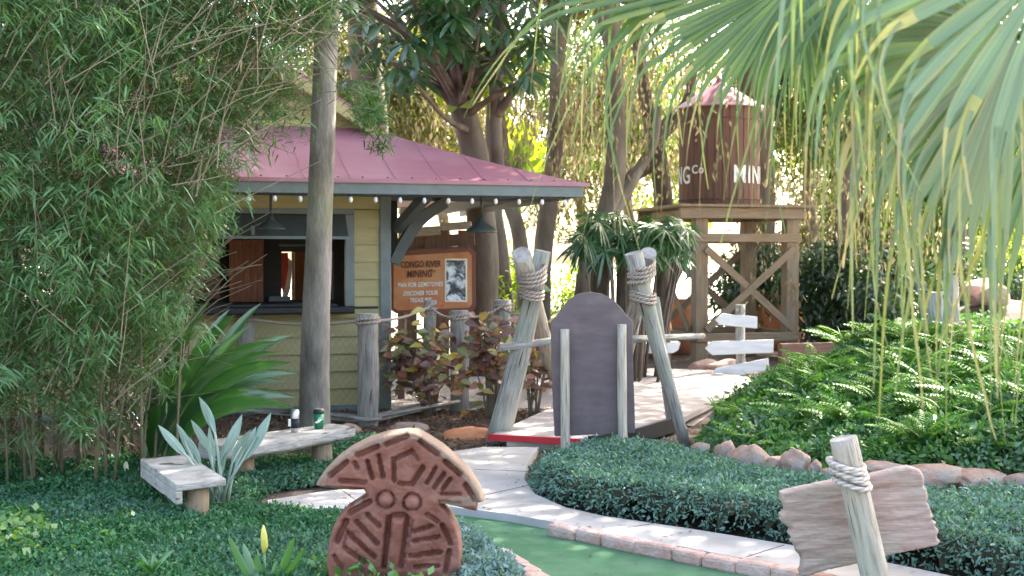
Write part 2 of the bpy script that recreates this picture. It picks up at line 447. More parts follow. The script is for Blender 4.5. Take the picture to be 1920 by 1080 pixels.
def unit(a):
    return a / np.maximum(1e-9, np.linalg.norm(a, axis=-1, keepdims=True))
def leaves(name, P, D, N, L, Wd, mat, parent=None, loc=(0, 0, 0), T=(0, .42, 1), PW=(.18, 1, .06), droop=.15, fold=0.0):
    n = len(P)
    T, PW = np.array(T, float), np.array(PW, float)
    L = np.broadcast_to(np.asarray(L, float), (n,)); Wd = np.broadcast_to(np.asarray(Wd, float), (n,))
    D = unit(D); S = unit(np.cross(D, N)); Nn = np.cross(S, D)
    pts = P[:, None, :] + D[:, None, :] * (L[:, None] * T)[..., None]
    pts[..., 2] -= droop * (L[:, None] * T ** 2)
    h = (Wd[:, None] * PW * .5)[..., None]
    k = len(T)
    up = Nn[:, None, :] * h * fold
    if fold:
        V = np.stack([pts - S[:, None] * h + up, pts, pts + S[:, None] * h + up], 2); c = 3
    else:
        V = np.stack([pts - S[:, None] * h, pts + S[:, None] * h], 2); c = 2
    q = []
    for i in range(k - 1):
        for j in range(c - 1):
            q.append([i * c + j, i * c + j + 1, (i + 1) * c + j + 1, (i + 1) * c + j])
    Q = np.array(q)[None] + (np.arange(n) * k * c)[:, None, None]
    return fastmesh(name, V, Q, mat, parent, loc)
def rdir(n, up=0.0):
    d = rng.normal(size=(n, 3)); d = unit(d); d[:, 2] += up
    return unit(d)
def inpoly(x, y, poly):
    r = np.zeros(len(x), bool); n = len(poly)
    for i in range(n):
        x1, y1 = poly[i]; x2, y2 = poly[(i + 1) % n]
        c = ((y1 > y) != (y2 > y)) & (x < (x2 - x1) * (y - y1) / ((y2 - y1) if y2 != y1 else 1e-9) + x1)
        r ^= c
    return r
def edgedist(x, y, poly):
    d = np.full(len(x), 1e9); n = len(poly)
    for i in range(n):
        a = np.array(poly[i]); b = np.array(poly[(i + 1) % n]); ab = b - a
        t = np.clip(((x - a[0]) * ab[0] + (y - a[1]) * ab[1]) / max(1e-9, ab @ ab), 0, 1)
        d = np.minimum(d, np.hypot(x - a[0] - t * ab[0], y - a[1] - t * ab[1]))
    return d
def wave(x, y, s=1.0, o=0.0):                             # cheap smooth noise
    return (np.sin(x * 2.1 * s + o) * np.cos(y * 1.7 * s + o * 1.3) + .6 * np.sin(x * 4.7 * s - y * 3.9 * s + o * 2) + .4 * np.cos(y * 8.3 * s + x * 6.1 * s + o)) / 2
def carpet(name, label, cat, poly, hfun, dens, L, wl, mat, edge=.15, rough=.03, skirt=.5, droop=.2, up=.7, bodymat=None, kind='stuff'):
    poly = [tuple(p[:2]) for p in poly]
    xs, ys = [p[0] for p in poly], [p[1] for p in poly]
    x0, x1, y0, y1 = min(xs), max(xs), min(ys), max(ys)
    n = int((x1 - x0) * (y1 - y0) * dens)
    x = rng.uniform(x0, x1, n); y = rng.uniform(y0, y1, n)
    k = inpoly(x, y, poly); x, y = x[k], y[k]
    def H(x, y):
        d = np.minimum(edgedist(x, y, poly) / edge, 1)
        return hfun(x, y) * np.sqrt(np.maximum(0, 1 - (1 - d) ** 2)), d
    h, d = H(x, y)
    z = h + wave(x, y, 3, 1) * rough
    z = np.where(d < 1, z * (1 - skirt * rng.random(len(x)) * (1 - d)), z) + rng.normal(0, rough * .5, len(x))
    z = np.maximum(z, .01)
    z = z + np.where(rng.random(len(x)) < .03, rng.uniform(.01, .05, len(x)), 0)
    P = np.stack([x, y, z], 1)
    e = .04
    gx = (H(x + e, y)[0] - H(x - e, y)[0]) / (2 * e); gy = (H(x, y + e)[0] - H(x, y - e)[0]) / (2 * e)
    nr = unit(np.stack([-gx, -gy, np.ones(len(x)) * .8], 1))
    D = unit(nr * up + rdir(len(x)) * .9)
    loc = (sum(xs) / len(xs), sum(ys) / len(ys), 0)
    root = thing(name, label, cat, loc, kind=kind)
    ll = L * rng.uniform(.45, 1.6, len(x))
    leaves('foliage', P, D, nr + rdir(len(x)) * .6, ll, ll * wl, mat, root, droop=droop)
    # dark inner sheet that blocks the view through below the leaves
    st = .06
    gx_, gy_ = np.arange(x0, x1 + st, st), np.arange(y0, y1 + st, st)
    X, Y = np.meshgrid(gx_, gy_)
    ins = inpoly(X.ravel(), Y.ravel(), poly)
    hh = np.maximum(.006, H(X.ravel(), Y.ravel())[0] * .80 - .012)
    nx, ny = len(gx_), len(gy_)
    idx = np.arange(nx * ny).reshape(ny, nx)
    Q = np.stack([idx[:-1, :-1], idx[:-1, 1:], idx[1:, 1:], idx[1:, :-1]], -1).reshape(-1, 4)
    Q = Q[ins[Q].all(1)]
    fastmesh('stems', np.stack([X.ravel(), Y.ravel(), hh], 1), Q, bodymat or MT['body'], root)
    return root
def sheet(name, pts, mat, z=None, thick=0.0, kind='structure'):
    pts = [Vector(p) if z is None else Vector((p[0], p[1], z)) for p in pts]
    a = sum(pts[i].x * pts[(i + 1) % len(pts)].y - pts[(i + 1) % len(pts)].x * pts[i].y for i in range(len(pts)))
    if a < 0: pts = pts[::-1]
    mb = MB()
    if thick: mb.prism([p - Vector((0, 0, thick)) for p in pts], (0, 0, thick))
    else:
        mb.v = pts; mb.face(range(len(pts)))
    o = mb.build(name, mat, loc=pts[0])
    return meta(o, kind=kind)
def curve(P, k=8):                                        # Catmull-Rom through points
    P = [Vector(p) for p in P]; out = []
    for i in range(len(P) - 1):
        p0, p1, p2, p3 = P[max(i - 1, 0)], P[i], P[i + 1], P[min(i + 2, len(P) - 1)]
        for j in range(k):
            t = j / k
            out.append(.5 * (2 * p1 + (p2 - p0) * t + (2 * p0 - 5 * p1 + 4 * p2 - p3) * t * t + (3 * p1 - p0 - 3 * p2 + p3) * t ** 3))
    return out + [P[-1]]
def lerp(a, b, t): return a + (b - a) * t
def ring(mb, c, A, B, r, n=18, m=7, jit=0.0):             # closed rope loop spanned by vectors A, B
    c, A, B = Vector(c), Vector(A), Vector(B)
    ax = A.cross(B).normalized()
    pts = [c + A * math.cos(2 * math.pi * i / n) + B * math.sin(2 * math.pi * i / n) + ax * jit * math.sin(4 * math.pi * i / n + 1) for i in range(n)]
    mb.tube(pts, r, m, closed=True)
def textmesh(body, size, parent, mat, origin, right, up, name='lettering', align='CENTER', shear=0.0, extrude=.002, bend=None, xs=1.0, off=0.0):
    cu = bpy.data.curves.new('t', 'FONT')
    cu.body = body; cu.size = size; cu.align_x = align; cu.align_y = 'CENTER'; cu.shear = shear; cu.extrude = extrude; cu.offset = off; cu.space_character = 1.12 if bend else 1.0
    cu.resolution_u = 3
    tmp = bpy.data.objects.new('t', cu); COL.objects.link(tmp)
    dg = bpy.context.evaluated_depsgraph_get(); dg.update()
    me = bpy.data.meshes.new_from_object(tmp.evaluated_get(dg))
    bpy.data.objects.remove(tmp); bpy.data.curves.remove(cu)
    if bend:                                              # cut the letters so that they can follow the curve
        bm = bmesh.new(); bm.from_mesh(me)
        xsv = [v.co.x for v in bm.verts]; q = min(xsv)
        while q < max(xsv):
            q += .025; bmesh.ops.bisect_plane(bm, geom=bm.verts[:] + bm.edges[:] + bm.faces[:], plane_co=(q, 0, 0), plane_no=(1, 0, 0))
        bm.to_mesh(me); bm.free()
    r, u = Vector(right).normalized(), Vector(up).normalized()
    nn = r.cross(u)
    base = WL[parent.name]
    for v in me.vertices:
        c = v.co
        if bend: p = bend(c.x * xs, c.y, c.z)
        else: p = Vector(origin) + r * c.x * xs + u * c.y + nn * c.z
        v.co = p - base
    me.materials.clear(); me.materials.append(mat)
    return link(name, me, parent, base)
Z = Vector((0, 0, 1))

# ------------------------------------------------------------------ ground
g = MB(); S_ = 400
g.v = [Vector(p) for p in ((-S_, -60, -.012), (S_, -60, -.012), (S_, 700, -.012), (-S_, 700, -.012))]; g.face((0, 1, 2, 3))
meta(g.build('ground', MT['far']), kind='structure')
sheet('soil', [(-14, -4), (9, -4), (12, 21.5), (-16, 20.5)], MT['dirt'], z=-.004)
sheet('pavement', [G(725, 772), G(880, 770), G(1035, 772), G(1300, 800), G(1420, 712), G(1340, 694), G(1190, 690), G(1030, 690), G(860, 690), G(740, 700)], MT['pavement'], z=.004)
PTH = [(905, 838), (1010, 838), (990, 868), (983, 898), (1003, 926), (1060, 951), (1130, 967), (1300, 992), (1480, 1021), (1600, 1042), (1720, 1066), (1850, 1094), (2000, 1135),
       (1900, 1160), (1700, 1112), (1510, 1068), (1400, 1048), (1200, 1010), (1030, 977), (950, 963), (845, 950), (690, 962), (600, 954), (495, 947), (500, 938), (600, 922), (690, 912), (780, 872), (850, 846)]
sheet('path', [G(x, y, .06) for x, y in PTH], MT['concrete'], z=.06, thick=.06)
for seg in (((870, 937), (1012, 905)), ((1118, 1000), (1240, 979)), ((890, 880), (990, 884)), ((640, 918), (690, 955)), ((1400, 1044), (1470, 1022))):    # control joints
    a, b = (G(x, y, .0602) for x, y in seg)
    meta(MB().bar(a, b, .006, .003).build('path_joint', MT['dirt'], loc=a), kind='structure')
GRN = [(846, 956), (950, 972), (1030, 988), (1200, 1022), (1400, 1062), (1510, 1084), (1640, 1112), (1900, 1200), (1500, 1330), (1130, 1200), (1015, 1092), (945, 1048), (885, 1004), (852, 975)]
sheet('putting_green', [G(x, y, .012) for x, y in GRN], MT['green'], z=.012)

xs_, ys_ = np.meshgrid(np.linspace(3.6, 11.5, 50), np.linspace(13.6, 21.3, 50))
zz_ = 1.12 * np.exp(-((xs_ - 6.9) / 1.7) ** 2 - ((ys_ - 17.2) / 1.9) ** 2) - .03 + .05 * wave(xs_, ys_, 1.3, 2) * (np.hypot(xs_ - 6.9, ys_ - 17.2) < 2.6)
i_ = np.arange(2500).reshape(50, 50)
bank = fastmesh('terrain_bank', np.stack([xs_, ys_, zz_], -1), np.stack([i_[:-1, :-1], i_[:-1, 1:], i_[1:, 1:], i_[1:, :-1]], -1), MT['dirt'], None, (6.9, 17.2, 0), smooth=True)
meta(bank, kind='structure')
def kerb(name, pts, step, w, ztop, mat):
    P = [Vector((p.x, p.y, 0)) for p in pts]; mb = MB()
    c = curve(P, 24); acc = 0; cur = c[0]; cuts = [c[0]]
    for p in c[1:]:
        acc += (p - cur).length; cur = p
        if acc > step * random.uniform(.75, 1.25): cuts.append(p); acc = 0
    for a, b in zip(cuts, cuts[1:]):
        t = (b - a); s = Vector((-t.y, t.x, 0)).normalized()
        h = ztop * random.uniform(.93, 1.07); j = random.uniform(-.008, .008)
        nv = len(mb.v); mb.box((a + b) / 2 + s * j + Z * h / 2, t * .503, s * w / 2 * random.uniform(.93, 1.05), Z * h / 2)
        for q in range(nv, nv + 8): mb.v[q] = mb.v[q] + Vector((random.uniform(-.009, .009), random.uniform(-.009, .009), random.uniform(-.008, .006) if mb.v[q].z > .02 else 0))
    o = mb.build(name, mat, loc=P[0], bevel=.022)
    return meta(o, kind='structure')
KM = MT['brick']
kerb('kerb', [G(x, y, .08) for x, y in ((1032, 980), (1120, 996), (1250, 1022), (1380, 1046), (1510, 1070), (1640, 1098), (1760, 1130))], .21, .10, .078, MT['brick'])
kerb('kerb', [G(x, y, .08) for x, y in ((925, 1028), (965, 1050), (1010, 1078), (1060, 1110))], .2, .12, .085, MT['brick'])

# ------------------------------------------------------------------ kiosk
KA = math.radians(15)
KR, KB = Vector((math.cos(KA), math.sin(KA), 0)), Vector((-math.sin(KA), math.cos(KA), 0))
K0 = W(712, 770, 13.2); K0.z = 0
def K(u, v, z): return K0 + KR * u + KB * v + Z * z
kiosk = thing('kiosk', 'yellow clapboard kiosk with a pink metal hip roof and open serving window', 'kiosk', K(-2, 1, 0))
def kbox(mb, u0, u1, v0, v1, z0, z1, mi=0):
    return mb.box(K((u0 + u1) / 2, (v0 + v1) / 2, (z0 + z1) / 2), KR * (u1 - u0) / 2, KB * (v1 - v0) / 2, Z * (z1 - z0) / 2, mi)
WU0, WU1, WZ0, WZ1 = -3.6, -.37, 1.12, 2.10               # serving window opening
def siding(mb, u0, u1, z0, z1, v=0.0, bh=.185):
    z = z0
    while z < z1 - .01:
        zt = min(z + bh, z1)
        p = [K(u0, v - .030, z), K(u1, v - .030, z), K(u1, v - .004, zt), K(u0, v - .004, zt)]
        q = [K(u0, v + .02, z), K(u1, v + .02, z), K(u1, v + .02, zt), K(u0, v + .02, zt)]
        b = len(mb.v); mb.v += p + q
        for f in ((0, 1, 2, 3), (4, 7, 6, 5), (0, 4, 5, 1), (3, 2, 6, 7), (0, 3, 7, 4), (1, 5, 6, 2)): mb.face([b + i for i in f])
        z = zt
mb = MB()
siding(mb, -6, 0, 0.06, 1.04); siding(mb, -6, 0, WZ1 + .06, 2.56)
siding(mb, WU1 + .10, 0, 1.04, WZ1 + .06); siding(mb, -6, WU0 - .1, 1.04, WZ1 + .06)
mb.build('wall', MT['siding'], kiosk)
mb = MB(); kbox(mb, -6, 0, 3.9, 4.0, 0, 1.0); kbox(mb, -6, 0, 3.9, 4.0, 2.2, 2.5); kbox(mb, -.6, 0, 3.9, 4.0, 1.0, 2.2); kbox(mb, -6, -5, 3.9, 4.0, 1.0, 2.2); kbox(mb, -6, -5.92, .02, 3.9, 0, 2.5); kbox(mb, -.08, 0, .02, 3.9, 0, 2.5)
mb.build('wall', MT['siding'], kiosk)
mb = MB(); kbox(mb, WU0 - .1, WU1 + .1, -.03, .05, WZ1, WZ1 + .06); kbox(mb, WU1, WU1 + .10, -.03, .05, WZ0, WZ1); kbox(mb, WU0 - .1, WU0, -.03, .05, WZ0, WZ1)
mb.build('window_frame', MT['trim'], kiosk, bevel=.006)
mb = MB(); kbox(mb, WU0 - .15, WU1 + .05, -.30, .10, 1.06, 1.12)
mb.build('counter', MT['black'], kiosk, bevel=.01)
mb = MB(); kbox(mb, WU1 + .05, WU1 + .32, -.26, -.20, 1.10, 1.125); kbox(mb, WU0, WU1 - .1, -.1, .3, 1.122, 1.15)
mb.build('serving_tray', MT['black'], kiosk, bevel=.005)
mb = MB(); kbox(mb, -6, 0, -.045, -.030, 1.0, 1.04)
mb.build('sill_band', MT['siding'], kiosk)
# raised window shutter with its stay
mb = MB(); mb.prism([K(WU0, -.04, WZ1 - .01), K(WU1, -.04, WZ1 - .01), K(WU1, -.30, 1.86), K(WU0, -.30, 1.86)], KB * .03 + Z * -.01)
mb.build('shutter', MT['darktrim'], kiosk)
mb = MB(); mb.bar(K(WU0, -.31, 1.845), K(WU1 + .05, -.31, 1.845), .03, .03); mb.bar(K(-1.35, -.33, 1.96), K(-1.35, -.33, 1.87), .03, .03)
mb.build('shutter_rail', MT['trim'], kiosk)
# interior: floor, back wall with opening, cupboard, curtain
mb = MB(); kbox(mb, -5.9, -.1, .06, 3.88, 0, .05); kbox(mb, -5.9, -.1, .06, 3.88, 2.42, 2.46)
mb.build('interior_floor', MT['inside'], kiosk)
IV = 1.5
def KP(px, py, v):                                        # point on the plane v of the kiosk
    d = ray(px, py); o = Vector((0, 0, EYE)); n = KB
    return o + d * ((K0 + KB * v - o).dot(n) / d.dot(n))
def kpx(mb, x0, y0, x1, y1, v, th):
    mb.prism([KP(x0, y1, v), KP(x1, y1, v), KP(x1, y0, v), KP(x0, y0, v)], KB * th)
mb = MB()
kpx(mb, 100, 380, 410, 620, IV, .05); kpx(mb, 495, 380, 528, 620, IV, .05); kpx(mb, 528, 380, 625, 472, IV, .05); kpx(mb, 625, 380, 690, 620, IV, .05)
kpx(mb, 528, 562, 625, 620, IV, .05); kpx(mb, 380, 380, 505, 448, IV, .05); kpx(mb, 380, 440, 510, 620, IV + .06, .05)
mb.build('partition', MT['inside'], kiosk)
mb = MB(); kpx(mb, 430, 450, 494, 566, IV - .12, .05)
for x in (444, 458, 472, 484): kpx(mb, x, 452, x + 9, 566, IV - .135, .015)
mb.build('cupboard', MT['cupboard'], kiosk)
mb = MB(); kpx(mb, 340, 462, 412, 560, IV - .2, .1); mb.build('cabinet', MT['browntimber'], kiosk)
mb = MB(); mb.prism([KP(524, 474, IV + .3), KP(540, 474, IV + .3), KP(541, 500, IV + .3), KP(536, 530, IV + .3), KP(531, 552, IV + .3), KP(526, 530, IV + .3), KP(523, 500, IV + .3)], KB * .02)
mb.build('red_curtain', MT['sheetred'], kiosk)
mb = MB(); mb.prism([KP(534, 478, IV + .36), KP(548, 490, IV + .36), KP(545, 540, IV + .36), KP(538, 562, IV + .36), KP(530, 556, IV + .36)], KB * .02)
mb.build('cream_curtain', MT['cream'], kiosk)
mb = MB(); kpx(mb, 552, 440, 660, 600, 3.2, .05); mb.build('rear_shelf_wall', MT['terracotta'], kiosk)
mb = MB(); kpx(mb, 524, 458, 620, 462, IV - .06, .05); mb.build('shelf', MT['trim'], kiosk)
mb = MB(); kpx(mb, 505, 556, 545, 565, IV - .25, .15); mb.build('shelf', MT['trim'], kiosk)
# corner post, base board, brackets
mb = MB(); kbox(mb, 0.0, .12, -.05, .10, 0, 2.40); mb.build('corner_post', MT['trim'], kiosk, bevel=.01)
mb = MB(); kbox(mb, -6, .02, -.05, -.018, 0, .07); mb.build('base_board', MT['trim'], kiosk)
def brace(v, w):
    m_ = MB(); c = curve([K(.16, v, 1.58), K(.26, v, 1.78), K(.45, v, 2.05), K(.72, v, 2.24)], 6)
    for i in range(len(c) - 1): m_.bar(c[i] - (c[i + 1] - c[i]) * .08, c[i + 1], w, .17, up=-KB)
    return m_
brace(.03, .12).build('bracket', MT['darktrim'], kiosk)
m_ = MB(); m_.bar(K(.19, .0, 1.95), K(.38, -.75, 2.28), .1, .1); m_.build('bracket', MT['darktrim'], kiosk)
m_ = MB(); m_.bar(K(.17, .12, 1.62), K(.30, .9, 2.26), .1, .1); m_.build('bracket', MT['darktrim'], kiosk)
EU, EV, EZ = 2.0, -.9, 2.27
mb = MB(); kbox(mb, .02, EU - .06, .04, .16, 2.26, 2.41); kbox(mb, EU - .5, EU - .38, EV + .1, 4.5, 2.28, 2.40); kbox(mb, -6, EU - .1, EV + .35, EV + .43, 2.27, 2.39)
mb.build('beam', MT['darktrim'], kiosk)
mb = MB()
for i in range(18): kbox(mb, -5.8 + i * .44, -5.75 + i * .44, EV + .03, EV + .35, 2.30, 2.40)
mb.build('rafter_tails', MT['darktrim'], kiosk)
mb = MB(); kbox(mb, -6.4, EU, EV - .03, EV, EZ, EZ + .14); kbox(mb, EU - .03, EU, EV + .002, 4.9, EZ, EZ + .138); mb.build('fascia', MT['trim'], kiosk, bevel=.004)
mb = MB(); kbox(mb, -6.4, EU - .03, EV, EV + 2, EZ + .10, EZ + .118); mb.build('soffit', MT['darktrim'], kiosk)
# hip roof: slightly flared slopes, thin metal with ribs and a ridge cap
RZ0 = EZ + .145
def roofpt(d): return RZ0 + .72 * (d / 2.0) ** 1.15
mb = MB(); nd = 8
for i in range(nd):
    d0, d1 = 2.0 * i / nd, 2.0 * (i + 1) / nd
    A = [K(-6.5, EV - .05 + d0, roofpt(d0)), K(EU + .05 - d0, EV - .05 + d0, roofpt(d0)), K(EU + .05 - d1, EV - .05 + d1, roofpt(d1)), K(-6.5, EV - .05 + d1, roofpt(d1))]
    B = [K(EU + .05 - d0, EV - .05 + d0, roofpt(d0)), K(EU + .05 - d0, 5 - d0, roofpt(d0)), K(EU + .05 - d1, 5 - d1, roofpt(d1)), K(EU + .05 - d1, EV - .05 + d1, roofpt(d1))]
    C = [K(EU + .05 - d0, 5 - d0, roofpt(d0)), K(-6.5, 5 - d0, roofpt(d0)), K(-6.5, 5 - d1, roofpt(d1)), K(EU + .05 - d1, 5 - d1, roofpt(d1))]
    for q in (A, B, C):
        b = len(mb.v); mb.v += q; mb.face((b, b + 1, b + 2, b + 3))
b = len(mb.v); mb.v += [K(-6.5, EV + 1.95, roofpt(2)), K(EU - 1.95, EV + 1.95, roofpt(2)), K(EU - 1.95, 3, roofpt(2)), K(-6.5, 3, roofpt(2))]; mb.face((b, b + 1, b + 2, b + 3))
u = -6.4
while u < EU:
    dm = min(2.0, EU + .05 - u)
    for i in range(6):
        d0, d1 = dm * i / 6, dm * (i + 1) / 6
        mb.bar(K(u, EV - .05 + d0, roofpt(d0) + .004), K(u, EV - .05 + d1, roofpt(d1) + .001), .014, .009)
    u += .46
roof = mb.build('roof', MT['roof'], kiosk)
mb = MB(); hp = [K(EU + .05 - d, EV - .05 + d, roofpt(d) + .012) for d in np.linspace(-.01, 2.0, 9)]
mb.tube(hp, .035, 8, flat=.5); mb.build('ridge_cap', MT['roof'], roof)
mb = MB(); kbox(mb, -6.5, EU + .06, EV - .06, EV - .03, RZ0 - .035, RZ0 + .004); mb.build('drip_edge', MT['roof'], roof)
mb = MB()
for i in range(34):
    p = K(-6.3 + i * .25, EV - .02 + .05, roofpt(.07) + .006); mb.lathe(p, [(.012, 0), (.010, .010)], 6)
mb.build('screw_heads', MT['darktrim'], roof)
# gable dormer
DV = 1.12; ax = -1.42; hw = 1.5; dz0 = roofpt(2) - .02; dza = 4.02
mb = MB(); nb = 8
for i in range(nb):
    z0, z1 = lerp(dz0, dza, i / nb), lerp(dz0, dza, (i + 1) / nb)
    w0, w1 = hw * (1 - i / nb), hw * (1 - (i + 1) / nb) + .001
    mb.prism([K(ax - w0, DV - .02, z0), K(ax + w0, DV - .02, z0), K(ax + w1, DV - .004, z1), K(ax - w1, DV - .004, z1)], KB * .05)
mb.build('gable_wall', MT['siding'], kiosk)
for s_ in (-1, 1):
    mb = MB(); e = Vector((0, 0, 0))
    mb.prism([K(ax, DV - .3, dza + .05), K(ax + s_ * (hw + .12), DV - .3, dz0 - .03), K(ax + s_ * (hw + .12), 3, dz0 - .03), K(ax, 3, dza + .05)], Z * .05)
    mb.build('gable_roof', MT['roof'], kiosk)
    mb = MB(); mb.bar(K(ax, DV - .31, dza - .0), K(ax + s_ * (hw + .1), DV - .31, dz0 - .09), .03, .12); mb.build('rake_board', MT['siding'], kiosk)
# string of bulbs below the eave
lights = thing('string_lights', 'string of small white bulbs hanging along the kiosk eave', 'string lights', K(0, EV - .05, EZ - .03))
mb = MB(); mb.tube([K(-3 + i * .5, EV - .045, EZ - .012 - (.008 if i % 2 else 0)) for i in range(10)], .006, 5); mb.build('wire', MT['black'], lights)
bp = None
for i in range(20):
    mb = MB(); c = K(-2.9 + i * .247, EV - .045, EZ - .085)
    mb.lathe(c, [(.004, -.004), (.014, .004), (.021, .022), (.017, .042), (.011, .055)], 8); mb.lathe(c, [(.012, .056), (.012, .076)], 8, mi=1)
    mb.build('bulb', [MT['bulb'], MT['black']], lights)
def dish_lamp(label, top, c, r):
    L_ = thing('pendant_lamp', label, 'lamp', c, group='green metal dish lamps at the kiosk')
    mb = MB(); mb.lathe(c, [(r, 0), (r * .96, r * .10), (r * .72, r * .36), (r * .35, r * .58), (r * .2, r * .8), (r * .16, r)], 22); mb.build('lamp_shade', MT['lampgreen'], L_)
    mb = MB(); mb.tube([Vector(c) + Z * r * .9, Vector(top)], .014, 8); mb.build('stem', MT['lampgreen'], L_)
c = KP(903, 436, -.55); dish_lamp('green dish lamp hanging under the roof corner right of the orange board', (c.x, c.y, 2.36), c, .17)
c = KP(508, 431, -.62); dish_lamp('dim dish lamp hanging in front of the serving window', (c.x, c.y, 2.36), c, .15)

# ------------------------------------------------------------------ orange sign board
SY = 14.2
sg = thing('sign_board', 'orange board lettered about panning for gemstones, with a framed picture, beside the kiosk corner post', 'sign', G(811, 752))
def S(px, py, dy=0.0): return W(px, py, SY + (px - 811) / F * SY * .12 + dy)
def spoly(x0, y0, x1, y1, dy): return [S(x0, y1, dy), S(x1, y1, dy), S(x1, y0, dy), S(x0, y0, dy)]
rq = [(733, 480), (742, 474), (800, 470), (884, 466), (891, 474), (892, 575), (886, 583), (742, 588), (734, 582)]
MB().prism([S(x, y, .02) for x, y in rq], (0, .05, 0)).build('panel', MT['signedge'], sg)
rq2 = [(738, 486), (746, 480), (878, 472), (884, 478), (885, 570), (880, 577), (746, 582), (738, 577)]
MB().prism([S(x, y, .008) for x, y in rq2], (0, .01, 0)).build('face', MT['orange'], sg)
MB().prism(spoly(834, 485, 876, 566, 0), (0, .006, 0)).build('picture_frame', MT['cream'], sg)
MB().prism(spoly(837, 488, 873, 563, -.005), (0, .004, 0)).build('picture', MT['picture'], sg)
rt = (S(880, 500) - S(740, 504)); upv = Z
textmesh('CONGO RIVER', .105, sg, MT['darkink'], S(789, 496, -.006), rt, upv, xs=.66, off=.002)
textmesh('MINING', .115, sg, MT['darkink'], S(787, 514, -.006), rt, upv + Vector((.08, 0, 0)), xs=.72, off=.002)
textmesh('Co', .06, sg, MT['darkink'], S(811, 508, -.006), rt, upv)
for tx, yy in (('PAN FOR GEMSTONES', 534), ('DISCOVER YOUR', 550), ('TREASURE!', 563)):
    textmesh(tx, .072, sg, MT['letter'], S(788, yy, -.006), rt, upv, shear=.2, xs=.72, off=.001)
mb = MB()
for x in (752, 872): mb.bar(S(x, 478, .09), Vector((S(x, 478, .09).x, S(x, 478, .09).y, 0)), .08, .06)
mb.build('legs', MT['browntimber'], sg)

# ------------------------------------------------------------------ timber sluice behind the sign
sy = 16.5
sl_ = thing('sluice_trough', 'weathered timber trough on brown posts behind the orange board', 'sluice', G(820, 712))
MB().bar(W(748, 438, sy), W(826, 432, sy), .25, .12).bar(W(828, 426, sy), W(884, 422, sy), .25, .10).build('trough', MT['palewood'], sl_, bevel=.01)
MB().bar(W(740, 458, sy + .1), W(890, 448, sy + .1), .2, .16).bar(W(750, 474, sy), W(880, 466, sy), .1, .08).build('beam', MT['browntimber'], sl_)
for x in (772, 818, 868):
    MB().bar(W(x, 432, sy + .05), Vector((W(x, 432, sy + .05).x, sy + .05, 0)), .13 if x != 818 else .34, .13).build('post', MT['browntimber'], sl_)

# ------------------------------------------------------------------ rope fence with wire mesh
fn = thing('rope_fence', 'rope and wire fence on thick round grey posts in front of the kiosk', 'fence', G(690, 800))
FP = [(250, 760, 560, .09), (464, 778, 586, .085), (690, 800, 588, .105), (806, 772, 563, .07), (862, 772, 582, .10), (942, 768, 562, .09)]
FB = []
for x, yb, yt, r in FP:
    b = G(x, yb); t = W(x, yt, b.y); t.x = b.x
    FB.append((b, t, r))
    pts = [b - Z * .1] + [lerp(b, t, k / 6) + Vector((random.uniform(-.006, .006), 0, 0)) for k in range(1, 7)]
    p = MB().tube(pts, [r * random.uniform(.94, 1.03) for _ in pts], 14, wob=.10, capmi=1).build('post', [MT['postwood'], MT['cutwood']], fn)
    mb = MB()
    for k in range(2): ring(mb, lerp(b, t, .955 - k * .035), Vector((r * 1.08, 0, .01)), Vector((0, r * 1.08, 0)), .012)
    mb.build('rope_wrap', MT['rope'], p)
mb = MB()
for (b0, t0, r0), (b1, t1, r1) in zip(FB, FB[1:]):
    p, q = lerp(b0, t0, .945) - Vector((0, r0, 0)), lerp(b1, t1, .945) - Vector((0, r1, 0))
    mb.tube([lerp(p, q, k / 8) - Z * .05 * math.sin(math.pi * k / 8) for k in range(9)], .014, 6)
p = lerp(FB[-1][0], FB[-1][1], .93) - Vector((0, .1, 0)); mb.tube([p, lerp(p, W(985, 590, 10.7), .5) - Z * .03, W(985, 590, 10.7)], .014, 6)
mb.build('rope', MT['rope'], fn)
mb = MB()
for (b0, t0, r0), (b1, t1, r1) in zip(FB, FB[1:]):
    mb.bar(b0 + Z * .07, b1 + Z * .07, .05, .07)
mb.build('bottom_rail', MT['postwood'], fn)
mb = MB()
for (b0, t0, r0), (b1, t1, r1) in list(zip(FB, FB[1:])):
    n = int((b1 - b0).length / .09)
    for k in range(-8, n):
        for s_ in (0, 1):
            u0, u1 = k / n, (k + 9) / n
            z0, z1 = (.1, .92) if s_ else (.92, .1)
            lo, hi = max(0, u0), min(1, u1)
            if hi <= lo: continue
            f = lambda u: lerp(b0, b1, u) + Z * lerp(z0, z1, (u - u0) / (u1 - u0))
            mb.tube([f(lo), f(hi)], .0010, 3, cap=False)
mb.build('wire_mesh', MT['darktrim'], fn)
# pipe collar at the foot of the thick post
mb = MB(); b = FB[2][0]; ring(mb, b + Z * .08, Vector((.125, 0, 0)), Vector((0, .125, 0)), .018); mb.tube([FB[1][0] + Z * .1, b + Vector((0, -.12, .09)), FB[4][0] + Vector((0, -.14, .13))], .016, 6)
mb.build('pipe', MT['postwood'], fn)

